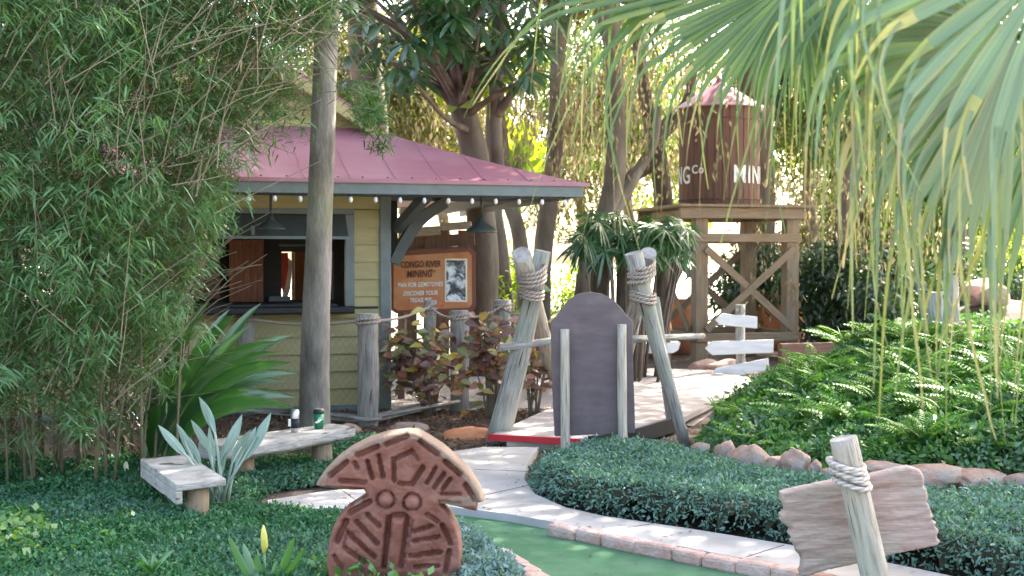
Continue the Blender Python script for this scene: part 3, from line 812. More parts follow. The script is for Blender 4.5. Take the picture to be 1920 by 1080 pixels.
# ------------------------------------------------------------------ rope bridge: lashed frames, deck, rail, board
def pole(mb, p, q, r0, r1, wob=.08, n=12, flat=1.0, k=9, bend=.02):
    p, q = Vector(p), Vector(q); s = random.uniform(-1, 1)
    pts = [lerp(p, q, i / (k - 1)) + Vector((s * bend * math.sin(math.pi * i / (k - 1)), 0, 0)) for i in range(k)]
    mb.tube(pts, [lerp(r0, r1, i / (k - 1)) for i in range(k)], n, wob=wob, capmi=1, flat=flat)
def lash(mb, c, rad, n, dz, tilt=0.0):
    for k in range(n):
        a = (k - (n - 1) / 2)
        ring(mb, Vector(c) + Z * a * dz, Vector((rad * .98, 0, tilt * rad * random.uniform(.7, 1.3))), Vector((0, rad * 2.2, tilt * .3 * rad)), .0145 * random.uniform(.85, 1.1), jit=.012)
fl = thing('pole_frame', 'left lashed pair of weathered poles with a broad front leg beside the red bridge edge', 'pole frame', G(930, 845), group='lashed pole frames at the bridge')
mb = MB(); pole(mb, G(930, 838, -.03), W(1018, 470, 10.62), .108, .07, flat=.8); mb.build('pole', [MT['greywood'], MT['cutwood']], fl)
mb = MB(); pole(mb, G(1062, 770, -.03), W(978, 478, 10.20), .072, .078, n=13); mb.build('pole', [MT['palewood'], MT['cutwood']], fl)
mb = MB(); lash(mb, W(1000, 520, 10.45), .112, 4, .034, .35); lash(mb, W(997, 553, 10.5), .10, 3, .03, -.1); mb.build('rope_lashing', MT['rope'], fl)
fr = thing('pole_frame', 'right lashed pair of weathered poles with a slim leg standing at the blue hedge', 'pole frame', G(1285, 838), group='lashed pole frames at the bridge')
mb = MB(); pole(mb, G(1288, 846, -.03), W(1188, 474, 10.25), .05, .075); mb.build('pole', [MT['greywood'], MT['cutwood']], fr)
mb = MB(); pole(mb, G(1262, 812, -.02), W(1226, 560, 10.9), .055, .05); mb.build('pole', [MT['greywood'], MT['cutwood']], fr)
mb = MB(); pole(mb, G(1150, 775, -.03), W(1216, 474, 10.55), .072, .072, flat=.8); mb.build('pole', [MT['greywood'], MT['cutwood']], fr)
mb = MB(); lash(mb, W(1203, 510, 10.4), .11, 4, .034, .4); lash(mb, W(1205, 558, 10.4), .105, 3, .03, -.12); mb.build('rope_lashing', MT['rope'], fr)
dk = thing('bridge_deck', 'flat bridge deck with a red front edge between the pole frames', 'bridge', G(1050, 826))
deck = [G(918, 816, .12), G(1105, 826, .12), G(1190, 812, .12), G(1272, 788, .12), G(1420, 712, .12), G(1340, 694, .12), G(1190, 690, .12), G(1060, 752, .12)]
MB().prism([p - Z * .05 for p in deck], Z * .05).build('deck', MT['pavement'], dk)
a, b = deck[0], deck[1]; fw = Vector((0, -.025, 0))
MB().bar(a + fw - Z * .012 - (b - a) * .01, b + fw - Z * .012, .04, .05, up=Z).build('red_edge', MT['red'], dk)
MB().bar(G(952, 834, .045), G(1105, 838, .045), .10, .09).build('front_beam', MT['palewood'], dk)
mb = MB()
for p, q in ((deck[1], deck[2]), (deck[2], deck[3])): mb.bar(p - Z * .03, q - Z * .03, .03, .13)
mb.build('black_edge', MT['black'], dk)
rl = MB(); pole(rl, W(936, 653, 10.55), W(1040, 638, 10.75), .036, .030, n=10); meta(rl.build('handrail_pole', [MT['greywood'], MT['cutwood']], loc=W(936, 653, 10.55)),
     'short horizontal grey pole tied across the broad left frame leg', 'handrail', group='grey handrail poles of the bridge')
rl = MB(); pole(rl, W(1180, 636, 11.2), W(1318, 630, 12.4), .033, .030, n=10); meta(rl.build('handrail_pole', [MT['greywood'], MT['cutwood']], loc=W(1180, 636, 11.2)),
     'grey handrail pole running right behind the slim leaning pole', 'handrail', group='grey handrail poles of the bridge')
BY = 9.25
bd = thing('arched_board', 'dark purple brown board with a rounded top on two pale posts, seen from behind', 'sign board', W(1113, 850, BY - .1))
def arch():
    L_ = [(1040, 818), (1036, 740), (1033, 640), (1034, 602), (1044, 592), (1054, 578), (1066, 562), (1084, 551), (1106, 547), (1130, 551), (1150, 562), (1163, 576), (1174, 590), (1186, 602), (1187, 680), (1190, 760), (1191, 812)]
    return L_
p_ = [W(x, y, BY) for x, y in arch()]
MB().prism(p_[::-1], (0, .035, 0)).build('panel', MT['board'], bd, bevel=.004)
for x0, x1, y0, y1 in ((1061, 1059, 617, 860), (1169, 1166, 608, 846)):
    mb = MB(); pole(mb, W(x0, y1 + 30, BY - .05), W(x1, y0, BY - .05), .036, .035, wob=.1, n=8, bend=.006); mb.build('post', [MT['palewood'], MT['cutwood']], bd)

# ------------------------------------------------------------------ water tower
TA = math.radians(14); TW = 1.54
TR, TB = Vector((math.cos(TA), math.sin(TA), 0)), Vector((-math.sin(TA), math.cos(TA), 0))
T0 = G(1311, 682); T0.z = 0
def TT(u, v, z): return T0 + TR * u + TB * v + Z * z
tw = thing('water_tower', 'brown plank water tank with a red cone roof on a braced timber stand', 'water tower', TT(TW / 2, TW / 2, 0))
def zt(py, Y=19.2): return EYE + (490 - py) / F * Y
for u, v in ((0, 0), (TW, 0), (0, TW), (TW, TW)):
    MB().bar(TT(u, v, -.05), TT(u, v, zt(408)), .21, .21, up=TB).build('post', MT['timber'], tw, bevel=.01)
pz = zt(400)
for v0 in (-.17, TW + .17): MB().bar(TT(-.40, v0, pz), TT(TW + .10, v0, pz), .09, .17).build('beam', MT['timber'], tw, bevel=.008)
for u0 in (-.17, TW + .17): MB().bar(TT(u0, -.12, pz - .01), TT(u0, TW + .12, pz - .01), .09, .15).build('beam', MT['timber'], tw, bevel=.008)
for zz in (zt(446), zt(632)):
    for v0 in (-.13, TW + .13): MB().bar(TT(-.3 if zz > 1 else -.1, v0, zz), TT(TW + .08, v0, zz), .06, .13).build('rail', MT['timber'], tw, bevel=.006)
    for u0 in (-.13, TW + .13): MB().bar(TT(u0, -.09, zz), TT(u0, TW + .09, zz), .06, .12).build('rail', MT['timber'], tw, bevel=.006)
za, zb = zt(466), zt(618)
for p, q in ((TT(.05, -.135, za), TT(TW, -.135, zb)), (TT(.05, -.155, zb), TT(TW, -.155, za)), (TT(-.135, .05, za), TT(-.135, TW, zb)), (TT(-.155, .05, zb), TT(-.155, TW, za)),
             (TT(.05, TW + .135, za), TT(TW, TW + .135, zb)), (TT(.05, TW + .155, zb), TT(TW, TW + .155, za))):
    t = (q - p).normalized()
    MB().bar(p, q, .025, .11, up=t.cross(TB if abs(t.dot(TR)) > .3 else TR)).build('brace', MT['timber'], tw)
mb = MB()
for k in range(12): mb.box(TT(-.36 + k * .19, TW / 2 - .02, pz + .11), TR * .092, TB * (TW / 2 + .30), Z * .02)
mb.build('platform', MT['timber'], tw)
TC = W(1348, 390, T0.y + 1.05); TC.z = pz + .13
tr, th = .655, zt(204, TC.y) - TC.z
mb = MB(); npk = 34; pr = []
for i in range(npk):
    for f, rr in ((.0, -.012), (.06, 0), (.94, 0)): pr.append((2 * math.pi * (i + f) / npk, tr + rr))
n = len(pr)
for z in (0, th):
    for a, r in pr: mb.v.append(TC + Vector((math.cos(a) * r, math.sin(a) * r, z)))
for i in range(n): mb.face([i, (i + 1) % n, n + (i + 1) % n, n + i])
mb.face(list(range(n))[::-1]); mb.face(range(n, 2 * n))
mb.build('tank', MT['tank'], tw)
for z in (.12, th - .22):
    mb = MB(); ring(mb, TC + Z * z, Vector((tr + .006, 0, 0)), Vector((0, tr + .006, 0)), .012, n=40, m=5)
    mb.build('hoop', MT['tank'], tw)
mb = MB(); b = 0; apex = TC + Z * (th + .47); n = 10
for i in range(n):
    a0, a1 = 2 * math.pi * (i + .3) / n, 2 * math.pi * (i + 1.3) / n
    e = [TC + Vector((math.cos(a) * (tr + .11), math.sin(a) * (tr + .11), th - .02)) for a in (a0, a1)]
    m2 = [lerp(q, apex, .93) for q in e]
    mb.prism([e[0], e[1], m2[1], m2[0]], Z * -.02)
mb.lathe(apex - Z * .05, [(.07, 0), (.05, .06), (.01, .12)], 8)
mb.build('cone_roof', MT['roof'], tw)
vd = (Vector((0, 0, 0)) - TC); va = math.atan2(vd.y, vd.x)
def wrap(a0, z0):
    def f(x, y, z):
        a = a0 + x / tr
        return TC + Vector((math.cos(a) * (tr + .006 + z), math.sin(a) * (tr + .006 + z), z0 + y))
    return f
zl = zt(333, TC.y) - TC.z
textmesh('MINING', .40, tw, MT['letter'], None, (1, 0, 0), Z, bend=wrap(va + math.radians(19), zl), align='LEFT', xs=.80, off=.004)
textmesh('MINING', .40, tw, MT['letter'], None, (1, 0, 0), Z, bend=wrap(va - math.radians(43), zl), align='RIGHT', xs=.72, off=.004)
textmesh('Co', .19, tw, MT['letter'], None, (1, 0, 0), Z, bend=wrap(va - math.radians(41), zl + .09), align='LEFT', xs=.9, off=.003)

# ------------------------------------------------------------------ arrow signpost and things round the tower
DY = 16.4
ds = thing('arrow_signpost', 'grey post carrying three blank white arrow boards in front of the tower', 'signpost', W(1389, 712, DY))
mb = MB(); mb.tube([W(1389, 735, DY), W(1388, 640, DY), W(1388, 586, DY)], [.066, .064, .066], 12, wob=.06); mb.tube([W(1388, 586, DY), W(1388, 571, DY)], [.07, .062], 12, capmi=1); mb.build('post', [MT['greywood'], MT['cutwood']], ds)
for q in ([(1341, 600), (1354, 588), (1420, 594), (1420, 616), (1350, 609)], [(1322, 653), (1336, 640), (1451, 637), (1450, 661), (1336, 666)], [(1328, 707), (1344, 690), (1441, 672), (1443, 694), (1340, 712)]):
    MB().prism([W(x, y, DY - .11) for x, y in q][::-1], (0, .035, 0)).build('arrow_board', MT['white'], ds, bevel=.004)
wb = MB(); wb.prism([W(x, y, 15.8) for x, y in ((1180, 646), (1276, 642), (1272, 656), (1262, 662), (1180, 663))][::-1], (0, .3, 0))
meta(wb.build('white_plank', MT['white'], loc=W(1228, 660, 15.8)), 'thick white plank beam resting behind the slim leaning pole', 'plank')
for px_, py_, Yb, r_, h_, lb in ((1216, 672, 20.6, .42, .80, 'wide orange clay jar behind the right pole frame'), (1278, 668, 21.2, .26, .95, 'tall narrow orange clay jar beside the tower post'),
                             (1462, 650, 22.3, .5, 1.0, 'orange clay jar behind the cross braces of the tower')):
    c = W(px_, 0, Yb); c.z = 0
    mb = MB(); mb.lathe(c, [(r_ * .7, 0), (r_ * .95, h_ * .25), (r_, h_ * .55), (r_ * .85, h_ * .85), (r_ * .62, h_ * .95), (r_ * .7, h_)], 22)
    meta(mb.build('clay_jar', MT['terracotta'], loc=c), lb, 'jar', group='orange clay jars near the tower')
mb = MB()
for k in range(4): mb.bar(W(1462, 694 - k * 14, 17.2 + k * .03), W(1625, 686 - k * 13, 18.2 + k * .03), .08, .11)
meta(mb.build('timber_edging', MT['browntimber'], loc=W(1540, 695, 17.4)), 'low retaining wall of stacked brown timbers right of the tower', 'retaining wall')
ls = thing('lashed_stump', 'pair of upright grey split logs lashed with rope among the ferns', 'log post', W(1772, 640, 12.5))
mb = MB(); mb.tube([W(1783, 700, 12.5), W(1783, 600, 12.5), W(1785, 516, 12.5)], [.10, .09, .06], 10, wob=.15, capmi=1); mb.build('log', [MT['greywood'], MT['cutwood']], ls)
mb = MB(); mb.tube([W(1756, 700, 12.4), W(1756, 600, 12.4), W(1752, 548, 12.4)], [.09, .085, .08], 10, wob=.15, capmi=1); mb.build('log', [MT['greywood'], MT['cutwood']], ls)
mb = MB()
for k in range(4): ring(mb, W(1770, 606 + k * 8, 12.45), Vector((.19, 0, .004)), Vector((0, .14, 0)), .017)
mb.build('rope_lashing', MT['rope'], ls)
# far parked vehicle seen through the trees
cv = thing('parked_car', 'pale blue parked car glimpsed far behind the hanging palm leaves', 'car', G(1672, 560, 0) * 1)
cv.location = (W(1672, 440, 34).x, 34, 0); WL[cv.name] = Vector(cv.location)
cc = Vector(cv.location)
zc = 2.6
mb = MB(); mb.prism([cc + Vector(p) for p in ((-2.0, 0, .3), (2.0, 0, .3), (2.05, 0, 1.1), (1.2, 0, 1.25), (.8, 0, 2.1), (-1.7, 0, 2.15), (-2.05, 0, 1.2))], (0, 1.8, 0)); mb.build('body', MT['bluepaint'], cv, bevel=.08)
mb = MB(); mb.prism([cc + Vector(p) for p in ((-1.55, -.01, 1.3), (.95, -.01, 1.3), (.65, -.01, 1.95), (-1.45, -.01, 1.98))], (0, .02, 0)); mb.build('window', MT['black'], cv)
for xx in (-1.3, 1.3):
    mb = MB(); mb.tube([cc + Vector((xx, -.03, .34)), cc + Vector((xx, .22, .34))], .34, 18); mb.build('wheel', MT['black'], cv)

# ------------------------------------------------------------------ rocks
def rock(px, py, w, h, Y, label, mat='rock', name='rock', sub=4, group='rounded rocks edging the fern bed', bury=.25):
    r = M(Y, w) / 2; hh = M(Y, h) / 2
    bm = bmesh.new(); bmesh.ops.create_icosphere(bm, subdivisions=sub, radius=1)
    sd = random.random() * 100
    fac = [Vector((random.gauss(0, 1), random.gauss(0, 1), random.gauss(.2, .8))).normalized() for _ in range(9)]
    for v in bm.verts:
        k = 1 + .34 * noise.noise(v.co * 1.2 + Vector((sd, 0, 0))) + .14 * noise.noise(v.co * 2.9 + Vector((0, sd, 0))) + .05 * noise.noise(v.co * 7 + Vector((0, 0, sd)))
        for fn_ in fac:
            dd_ = v.co.dot(fn_) * k
            if dd_ > .74: k *= 1 - .75 * (dd_ - .74) / dd_
        c = v.co * k
        v.co = Vector((c.x * r, c.y * r * .8, c.z * hh))
    me = bpy.data.meshes.new(name); bm.to_mesh(me); bm.free()
    me.polygons.foreach_set('use_smooth', [True] * len(me.polygons))
    me.materials.append(MT[mat])
    o = link(name, me, None, W(px, py, Y))
    return meta(o, label, 'rock', group)
rock(1312, 843, 40, 34, 9.1, 'small dark rock by the foot of the slim leaning pole')
rock(1362, 850, 46, 50, 8.7, 'rounded pinkish rock left of the largest border rock')
rock(1408, 866, 92, 66, 8.5, 'largest pinkish rock in the row before the fern bed')
rock(1458, 874, 56, 50, 8.35, 'low wedge shaped rock right of the largest border rock')
rock(1491, 874, 62, 66, 8.3, 'tall egg shaped pink rock midway along the border')
rock(1528, 880, 30, 34, 8.2, 'little round rock next to the egg shaped pink rock')
rock(1556, 888, 44, 28, 8.1, 'small flat rock just left of the tilted post top')
rock(1650, 884, 120, 44, 8.0, 'broad tan rock right behind the rope wrapped post')
rock(1745, 894, 150, 46, 7.9, 'broad flat rock behind the upper right of the ragged board')
rock(1838, 902, 120, 42, 7.85, 'flat tan rock between the ragged board and the picture edge', )
rock(1925, 905, 110, 40, 7.8, 'flat pale rock under the shrubs at the picture edge')
rock(1322, 690, 62, 34, 17.6, 'reddish boulder at the foot of the tower post', 'brick', group='reddish boulders round the tower')
rock(1368, 688, 90, 30, 17.4, 'flat reddish boulder behind the lowest arrow board', 'brick', group='reddish boulders round the tower')
rock(1482, 712, 62, 46, 14.5, 'orange boulder poking out of the fern bed below the tower', 'terracotta', group='reddish boulders round the tower')
rock(1522, 716, 40, 30, 14.0, 'smaller orange boulder beside the one below the tower', 'terracotta', group='reddish boulders round the tower')
rock(1835, 545, 84, 54, 17, 'pinkish boulder behind the lashed split logs', 'brick', group='pink boulders up the far right bank')
rock(1868, 556, 60, 44, 16.6, 'right hand smaller boulder behind the lashed split logs', 'brick', group='pink boulders up the far right bank')
rock(875, 822, 112, 50, 11.1, 'flat terracotta block beside the broad frame leg', 'terracotta', group='stones along the fence foot')
rock(770, 806, 84, 34, 11.6, 'flat tan stone under the croton', group='stones along the fence foot')
rock(655, 812, 60, 34, 11.5, 'tan stone between the tree trunk and thick fence post', group='stones along the fence foot')
rock(80, 912, 26, 40, 8.4, 'pale upright stone at the edge of the bamboo', 'cream', group='pale stones under the bamboo', sub=2)
rock(96, 925, 22, 34, 8.2, 'pale leaning stone nearer the ivy under the bamboo', 'cream', group='pale stones under the bamboo', sub=2)
rock(236, 880, 12, 34, 8.8, 'tiny pale peg stone at the bamboo foot left of the slab bench', 'cream', group='pale stones under the bamboo', sub=2)

# ------------------------------------------------------------------ benches, cup, can
b1 = thing('slab_bench', 'low square edged plank bench standing in the ivy by the bamboo', 'bench', G(350, 945, .0), group='weathered low benches')
q = [G(330, 908, .30), G(424, 897, .30), G(352, 852, .30), G(263, 860, .30)]
MB().prism([p - Z * .045 for p in q], Z * .045).build('seat', MT['bench'], b1, bevel=.008)
mb = MB(); ap = [q[0] - Z * .046, q[3] - Z * .046]; d = (ap[1] - ap[0]).normalized(); inn = (q[1] - q[0]).normalized() * .04
mb.prism([ap[0], ap[1], ap[1] - Z * .075, ap[0] - Z * .075], inn); mb.build('apron', MT['bench'], b1, bevel=.006)
for t_ in (.10, .85):
    c = lerp((q[0] + q[1]) / 2, (q[3] + q[2]) / 2, t_); mb = MB(); mb.tube([Vector((c.x, c.y, -.02)), Vector((c.x, c.y, .253))], .07, 12, wob=.06); mb.build('leg', MT['timber'], b1)
b2 = thing('log_bench', 'longer rounded log bench holding a can and a green cup', 'bench', G(560, 885), group='weathered low benches')
e0, e1 = G(395, 832, .34), G(650, 797, .34); d = (e1 - e0).normalized(); nrm = Vector((d.y, -d.x, 0))
mb = MB(); k = 14
prof = [(-.17, .0), (-.165, -.085), (-.12, -.115), (.12, -.115), (.165, -.085), (.17, -.02), (.155, .0)]
for i in range(k):
    t_ = i / (k - 1); c = lerp(e0, e1, t_) ; sc = (1 if 0 < i < k - 1 else .9); w_ = .04 * math.sin(t_ * 5) + .01 * math.sin(t_ * 17)
    mb.v += [c + nrm * (x * sc + (w_ if x > 0 else 0)) + Z * (z * (1 - .12 * t_)) for x, z in prof]
n = len(prof)
for i in range(k - 1):
    for j in range(n):
        a_ = i * n + j; b_ = i * n + (j + 1) % n; mb.face([a_, a_ + n, b_ + n, b_])
mb.face(list(range(n))); mb.face(list(range((k - 1) * n, k * n))[::-1])
mb.build('seat', MT['bench'], b2, bevel=.012)
for t_ in (.22, .80):
    c = lerp(e0, e1, t_); mb = MB(); mb.tube([Vector((c.x, c.y, -.02)), Vector((c.x, c.y, .228))], [.085, .08], 12, wob=.08); mb.build('leg', MT['timber'], b2)
def onbench(px):
    best = min((abs((960 + F * p.x / p.y) - px), p) for p in [lerp(e0, e1, i / 400) for i in range(401)])
    return best[1].copy()
c = onbench(597) + Z * .002
cup = thing('drink_cup', 'green cup with a white swoosh mark and dark lid on the log bench', 'cup', c)
cr = .040
MB().lathe(c, [(cr * .82, 0), (cr, .115)], 20).build('cup', MT['cupgreen'], cup)
MB().lathe(c, [(cr * 1.05, .116), (cr * 1.06, .128), (cr * .95, .138), (cr * .9, .150)], 20).build('lid', MT['black'], cup)
mb = MB(); va2 = math.atan2(-c.y, -c.x)
sw = [(-.95, .052), (-.3, .062), (.1, .088), (.75, .092), (.35, .078), (.85, .076), (.1, .052), (-.5, .044)]
mb.v = [c + Vector((math.cos(va2 + a) * cr * 1.02, math.sin(va2 + a) * cr * 1.02, z)) for a, z in sw]; mb.face(range(len(sw)))
mb.build('logo', MT['letter'], cup)
c = onbench(552) + Z * .002
can = thing('drink_can', 'tall silver drink can with a dark band on the log bench', 'can', c)
MB().lathe(c, [(.025, 0), (.032, .008), (.032, .15), (.026, .165)], 18).build('can', MT['metal'], can)
MB().lathe(c, [(.0325, .03), (.0325, .10)], 18).build('label_band', MT['black'], can)
mb = MB(); mb.bar(c + Vector((-.035, -.03, .045)), c + Vector((-.035, -.03, .10)), .02, .003, up=(0, -1, 0)); mb.build('label_mark', MT['letter'], can)

# ------------------------------------------------------------------ carved relief figure
CY = 5.75
def cp(x, y): return 580 + x / 3.857, 800 + y / 3.857
OUT = [(35, 435), (60, 385), (120, 305), (200, 225), (300, 155), (420, 95), (560, 52), (700, 34), (770, 36), (850, 78), (960, 150), (1080, 250), (1170, 355), (1230, 450), (1268, 545), (1240, 560), (1216, 562), (1210, 622), (1150, 612), (1060, 588), (985, 572), (945, 568),
       (1010, 630), (1060, 710), (1090, 810), (1100, 920), (1090, 1040), (1070, 1160), (1000, 1250), (200, 1250), (140, 1150), (115, 1020), (125, 880), (150, 760), (200, 660), (270, 590), (350, 540), (410, 500), (395, 482), (385, 468), (300, 470), (180, 462), (90, 450)]
GRV = [  # x0 y0 x1 y1 half-width depth
 (345, 208, 490, 148, 14, 1), (555, 128, 705, 72, 14, 1), (800, 108, 925, 200, 15, 1), (148, 355, 268, 258, 15, 1), (985, 255, 1085, 345, 15, 1), (1130, 425, 1195, 530, 15, 1),
 (325, 265, 345, 300, 14, .7), (420, 255, 452, 375, 12, 1), (500, 215, 530, 365, 12, 1), (608, 240, 612, 392, 13, 1.1), (612, 240, 740, 180, 12, 1), (745, 185, 790, 245, 10, .5),
 (650, 415, 745, 415, 12, .9), (745, 415, 820, 300, 14, 1.1), (850, 410, 912, 300, 11, 1), (900, 445, 975, 345, 12, 1), (965, 455, 1020, 380, 11, 1), (225, 395, 400, 405, 13, .9), (120, 440, 380, 455, 9, .4),
 (950, 488, 1090, 490, 9, .9), (945, 545, 1090, 560, 9, .6),
 (290, 625, 430, 548, 17, 1), (200, 830, 262, 690, 17, 1), (420, 640, 505, 722, 13, .9), (340, 690, 490, 850, 14, 1), (285, 780, 470, 945, 14, 1), (255, 880, 400, 985, 13, .7), (250, 860, 270, 750, 9, .5),
 (575, 660, 540, 1010, 15, 1.2), (710, 660, 660, 1010, 14, 1.1), (600, 645, 690, 640, 13, .9), (745, 680, 690, 990, 7, .4),
 (745, 765, 885, 720, 10, 1), (745, 832, 935, 800, 11, 1), (730, 940, 950, 910, 13, 1), (770, 1020, 930, 1010, 12, .9), (960, 715, 1022, 850, 14, 1), (1010, 905, 985, 1050, 15, 1), (850, 640, 930, 690, 12, .7),
 (180, 940, 230, 1030, 12, .6)]
def carve(x, y):
    h = 0.0
    for x0, y0, x1, y1, w, d in GRV:
        dx, dy = x1 - x0, y1 - y0
        t = max(0, min(1, ((x - x0) * dx + (y - y0) * dy) / (dx * dx + dy * dy)))
        q = math.hypot(x - x0 - t * dx, y - y0 - t * dy) / w
        if q < 1.5: h = min(h, -d * max(0, min(1, (1.5 - q) / .8)))
    t = max(0, min(1, (y - 690) / 320)); q = abs(x - (640 - 42 * t)) / 42
    if q < 1 and 660 < y < 1060: h = max(h, .55 * math.sqrt(1 - q * q) * min(1, (y - 660) / 30))
    for ex, ey, er in ((552, 530, 66), (742, 548, 66)):
        q = math.hypot(x - ex, y - ey) / er
        if q < 1.08:
            if q > .80: h = min(h, -1.0 * max(0, 1 - abs(q - .92) / .14))
            elif q < .78: h = .9 * math.sqrt(max(0, 1 - (q / .8) ** 2))
    return h + .16 * noise.noise(Vector((x * .012, y * .012, 2))) + .07 * noise.noise(Vector((x * .045, y * .045, 5)))
def inside_out(x, y): return bool(inpoly(np.array([x]), np.array([y]), OUT)[0])
oc = curve([Vector((x, y, 0)) for x, y in OUT + OUT[:1]], 5)[:-1]
# keep the sharp corners: sample straight between outline points
op = []
for i in range(len(OUT)):
    a, b = OUT[i], OUT[(i + 1) % len(OUT)]
    k = max(1, int(math.hypot(b[0] - a[0], b[1] - a[1]) / 16))
    op += [(a[0] + (b[0] - a[0]) * j / k, a[1] + (b[1] - a[1]) * j / k) for j in range(k)]
def relief(name, outline, hfun, step, Y, unitpx, thick, mat, parent, conv, skew, hd, rimfun=None, edge=22):
    gx, gy = np.meshgrid(np.arange(min(p[0] for p in outline), max(p[0] for p in outline), step), np.arange(min(p[1] for p in outline), max(p[1] for p in outline), step))
    gx = gx.ravel() + rng.uniform(-.2, .2, gx.size) * step; gy = gy.ravel() + rng.uniform(-.2, .2, gy.size) * step
    d = edgedist(gx, gy, outline)
    k = inpoly(gx, gy, outline) & (d > step * .6)
    pts = [Vector(p) for p in outline] + [Vector((a, b)) for a, b in zip(gx[k], gy[k])]
    n = len(outline)
    vs, es, fs, *_ = delaunay_2d_cdt(pts, [(i, (i + 1) % n) for i in range(n)], [], 1, 1e-4)
    vx = np.array([v.x for v in vs]); vy = np.array([v.y for v in vs])
    de = edgedist(vx, vy, outline)
    mb = MB()
    for i, v in enumerate(vs):
        px, py = conv(v.x, v.y)
        rnd = max(0, 1 - de[i] / edge) ** 2
        off = -hd * hfun(v.x, v.y) + hd * 1.1 * rnd
        mb.v.append(W(px, py, Y + skew * (px - 745) / F * Y) + Vector((0, off, 0)))
    for f in fs:
        c = sum((vs[i] for i in f), Vector((0, 0))) / len(f)
        mb.face(f, None, True, rimfun(c.x, c.y) if rimfun else 0)
    nb = len(mb.v)
    cnt = {}
    for f in fs:
        for i in range(len(f)):
            e = (f[i], f[(i + 1) % len(f)]); cnt[e] = 1
    bnd = [e for e in cnt if (e[1], e[0]) not in cnt]
    mp = {}
    for a, b in bnd:
        for q in (a, b):
            if q not in mp:
                mp[q] = len(mb.v); mb.v.append(mb.v[q] + Vector((0, thick, 0)))
        mb.face([b, a, mp[a], mp[b]], None, False, 1 if rimfun and vs[a].y < 560 else 0)
    nxt = {a: b for a, b in bnd}; s0 = bnd[0][0]; lp = [s0]; q = nxt[s0]
    while q != s0 and len(lp) < 9999: lp.append(q); q = nxt[q]
    mb.face([mp[i] for i in lp], None, False, 0)
    return mb.build(name, mat, parent, loc=W(*conv(620, 1100), Y))
def crim(x, y):
    if y > 600: return 0
    d = float(edgedist(np.array([x]), np.array([y]), OUT[:15] + [(640, 600)])[0])
    up_ = 0.0
    return 1 if (y < 570 and d < 52 and not (380 < x < 950 and y > 420)) else 0
fig = relief('carved_figure', op, carve, 11, CY, 1, .085, [MT['carving'], MT['carvingrim']], None, cp, .10, .042, crim)
meta(fig, 'reddish brown carved insect shaped plaque with round eyes and a wide pale rimmed head crest', 'carving')

# ------------------------------------------------------------------ ragged board on a tilted post
PY = 5.7
rb = thing('ragged_sign', 'ragged edged plank board on a tilted rope wrapped post, seen from behind', 'sign', W(1640, 1130, PY))
def rp(x, y): return 1400 + x / 3.6, 780 + y / 3.6
RO = [(228, 520), (330, 492), (470, 462), (600, 440), (820, 404), (1000, 360), (1100, 340), (1185, 365), (1192, 400), (1205, 450), (1218, 500), (1232, 545), (1222, 585), (1245, 620), (1262, 660), (1255, 700), (1282, 720), (1272, 750), (1300, 775), (1288, 812), (1318, 850), (1300, 878),
      (1150, 905), (1000, 935), (930, 955), (860, 970), (700, 1015), (560, 1040), (440, 1075), (372, 1090), (362, 1050), (380, 1000), (375, 960), (345, 930), (338, 900), (328, 870), (300, 850), (308, 830), (290, 800), (298, 762), (250, 735), (232, 708), (238, 670), (262, 640), (250, 600), (232, 560)]
ro = []
for i in range(len(RO)):
    a, b = RO[i], RO[(i + 1) % len(RO)]
    k = max(1, int(math.hypot(b[0] - a[0], b[1] - a[1]) / 18))
    for j in range(k):
        jx = random.uniform(-7, 7) if (a[0] < 400 or a[0] > 1150) else 0
        ro.append((a[0] + (b[0] - a[0]) * j / k + jx, a[1] + (b[1] - a[1]) * j / k + random.uniform(-2, 2)))
def grain(x, y):
    yy = y + x * .18
    return .6 * noise.noise(Vector((x * .0022, yy * .022, 3))) + .5 * noise.noise(Vector((x * .004, yy * .05, 9))) + .25 * noise.noise(Vector((x * .006, yy * .11, 1)))
relief('board', ro, grain, 13, PY + .06, 1, .04, MT['plank'], rb, rp, .05, .016, None, 14)
pt, pb = W(*rp(652, 150), PY), W(*rp(905, 1260), PY)
mb = MB(); ax_ = (pt - pb)
mb.tube([lerp(pb, pt, i / 14) for i in range(15)], [lerp(.068, .064, i / 14) for i in range(15)], 18, wob=.07, capmi=1); mb.build('post', [MT['palewood'], MT['cutwood']], rb)
mb = MB(); d = ax_.normalized()
cr_ = W(*rp(690, 385), PY)
for k, (a, t_) in enumerate(((-2.0, .05), (-1.0, -.06), (0, .05), (1.0, .0), (1.9, .07))):
    ring(mb, cr_ + d * a * .0235 + Vector((-.002 * a, 0, 0)), Vector((.078, 0, -.018 + t_ * .12)), Vector((0, .115, 0)) + d * t_ * .12, .0125, n=22, m=8, jit=.003)
mb.build('rope_wrap', MT['palerope'], rb)

# ------------------------------------------------------------------ ground cover beds
front = [G(x, y, .06) for x, y in ((986, 893), (1004, 922), (1062, 947), (1132, 963), (1300, 988), (1480, 1016), (1600, 1037), (1720, 1060), (1850, 1088), (2000, 1128), (2300, 1210))]
back = [G(x, y, .24) for x, y in ((2450, 975), (2100, 935), (1920, 913), (1750, 908), (1640, 902), (1530, 890), (1420, 876), (1345, 850), (1285, 832), (1200, 824), (1130, 824), (1060, 834), (1010, 852))]
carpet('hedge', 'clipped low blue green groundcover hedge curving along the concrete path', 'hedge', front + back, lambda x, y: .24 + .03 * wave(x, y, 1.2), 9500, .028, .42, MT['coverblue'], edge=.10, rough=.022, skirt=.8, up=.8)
left = [G(x, y, .05) for x, y in ((-420, 1180), (-420, 935), (100, 935), (330, 950), (420, 955), (520, 953), (620, 960), (720, 972), (845, 975), (880, 1003), (935, 1040), (990, 1080), (1030, 1150))]
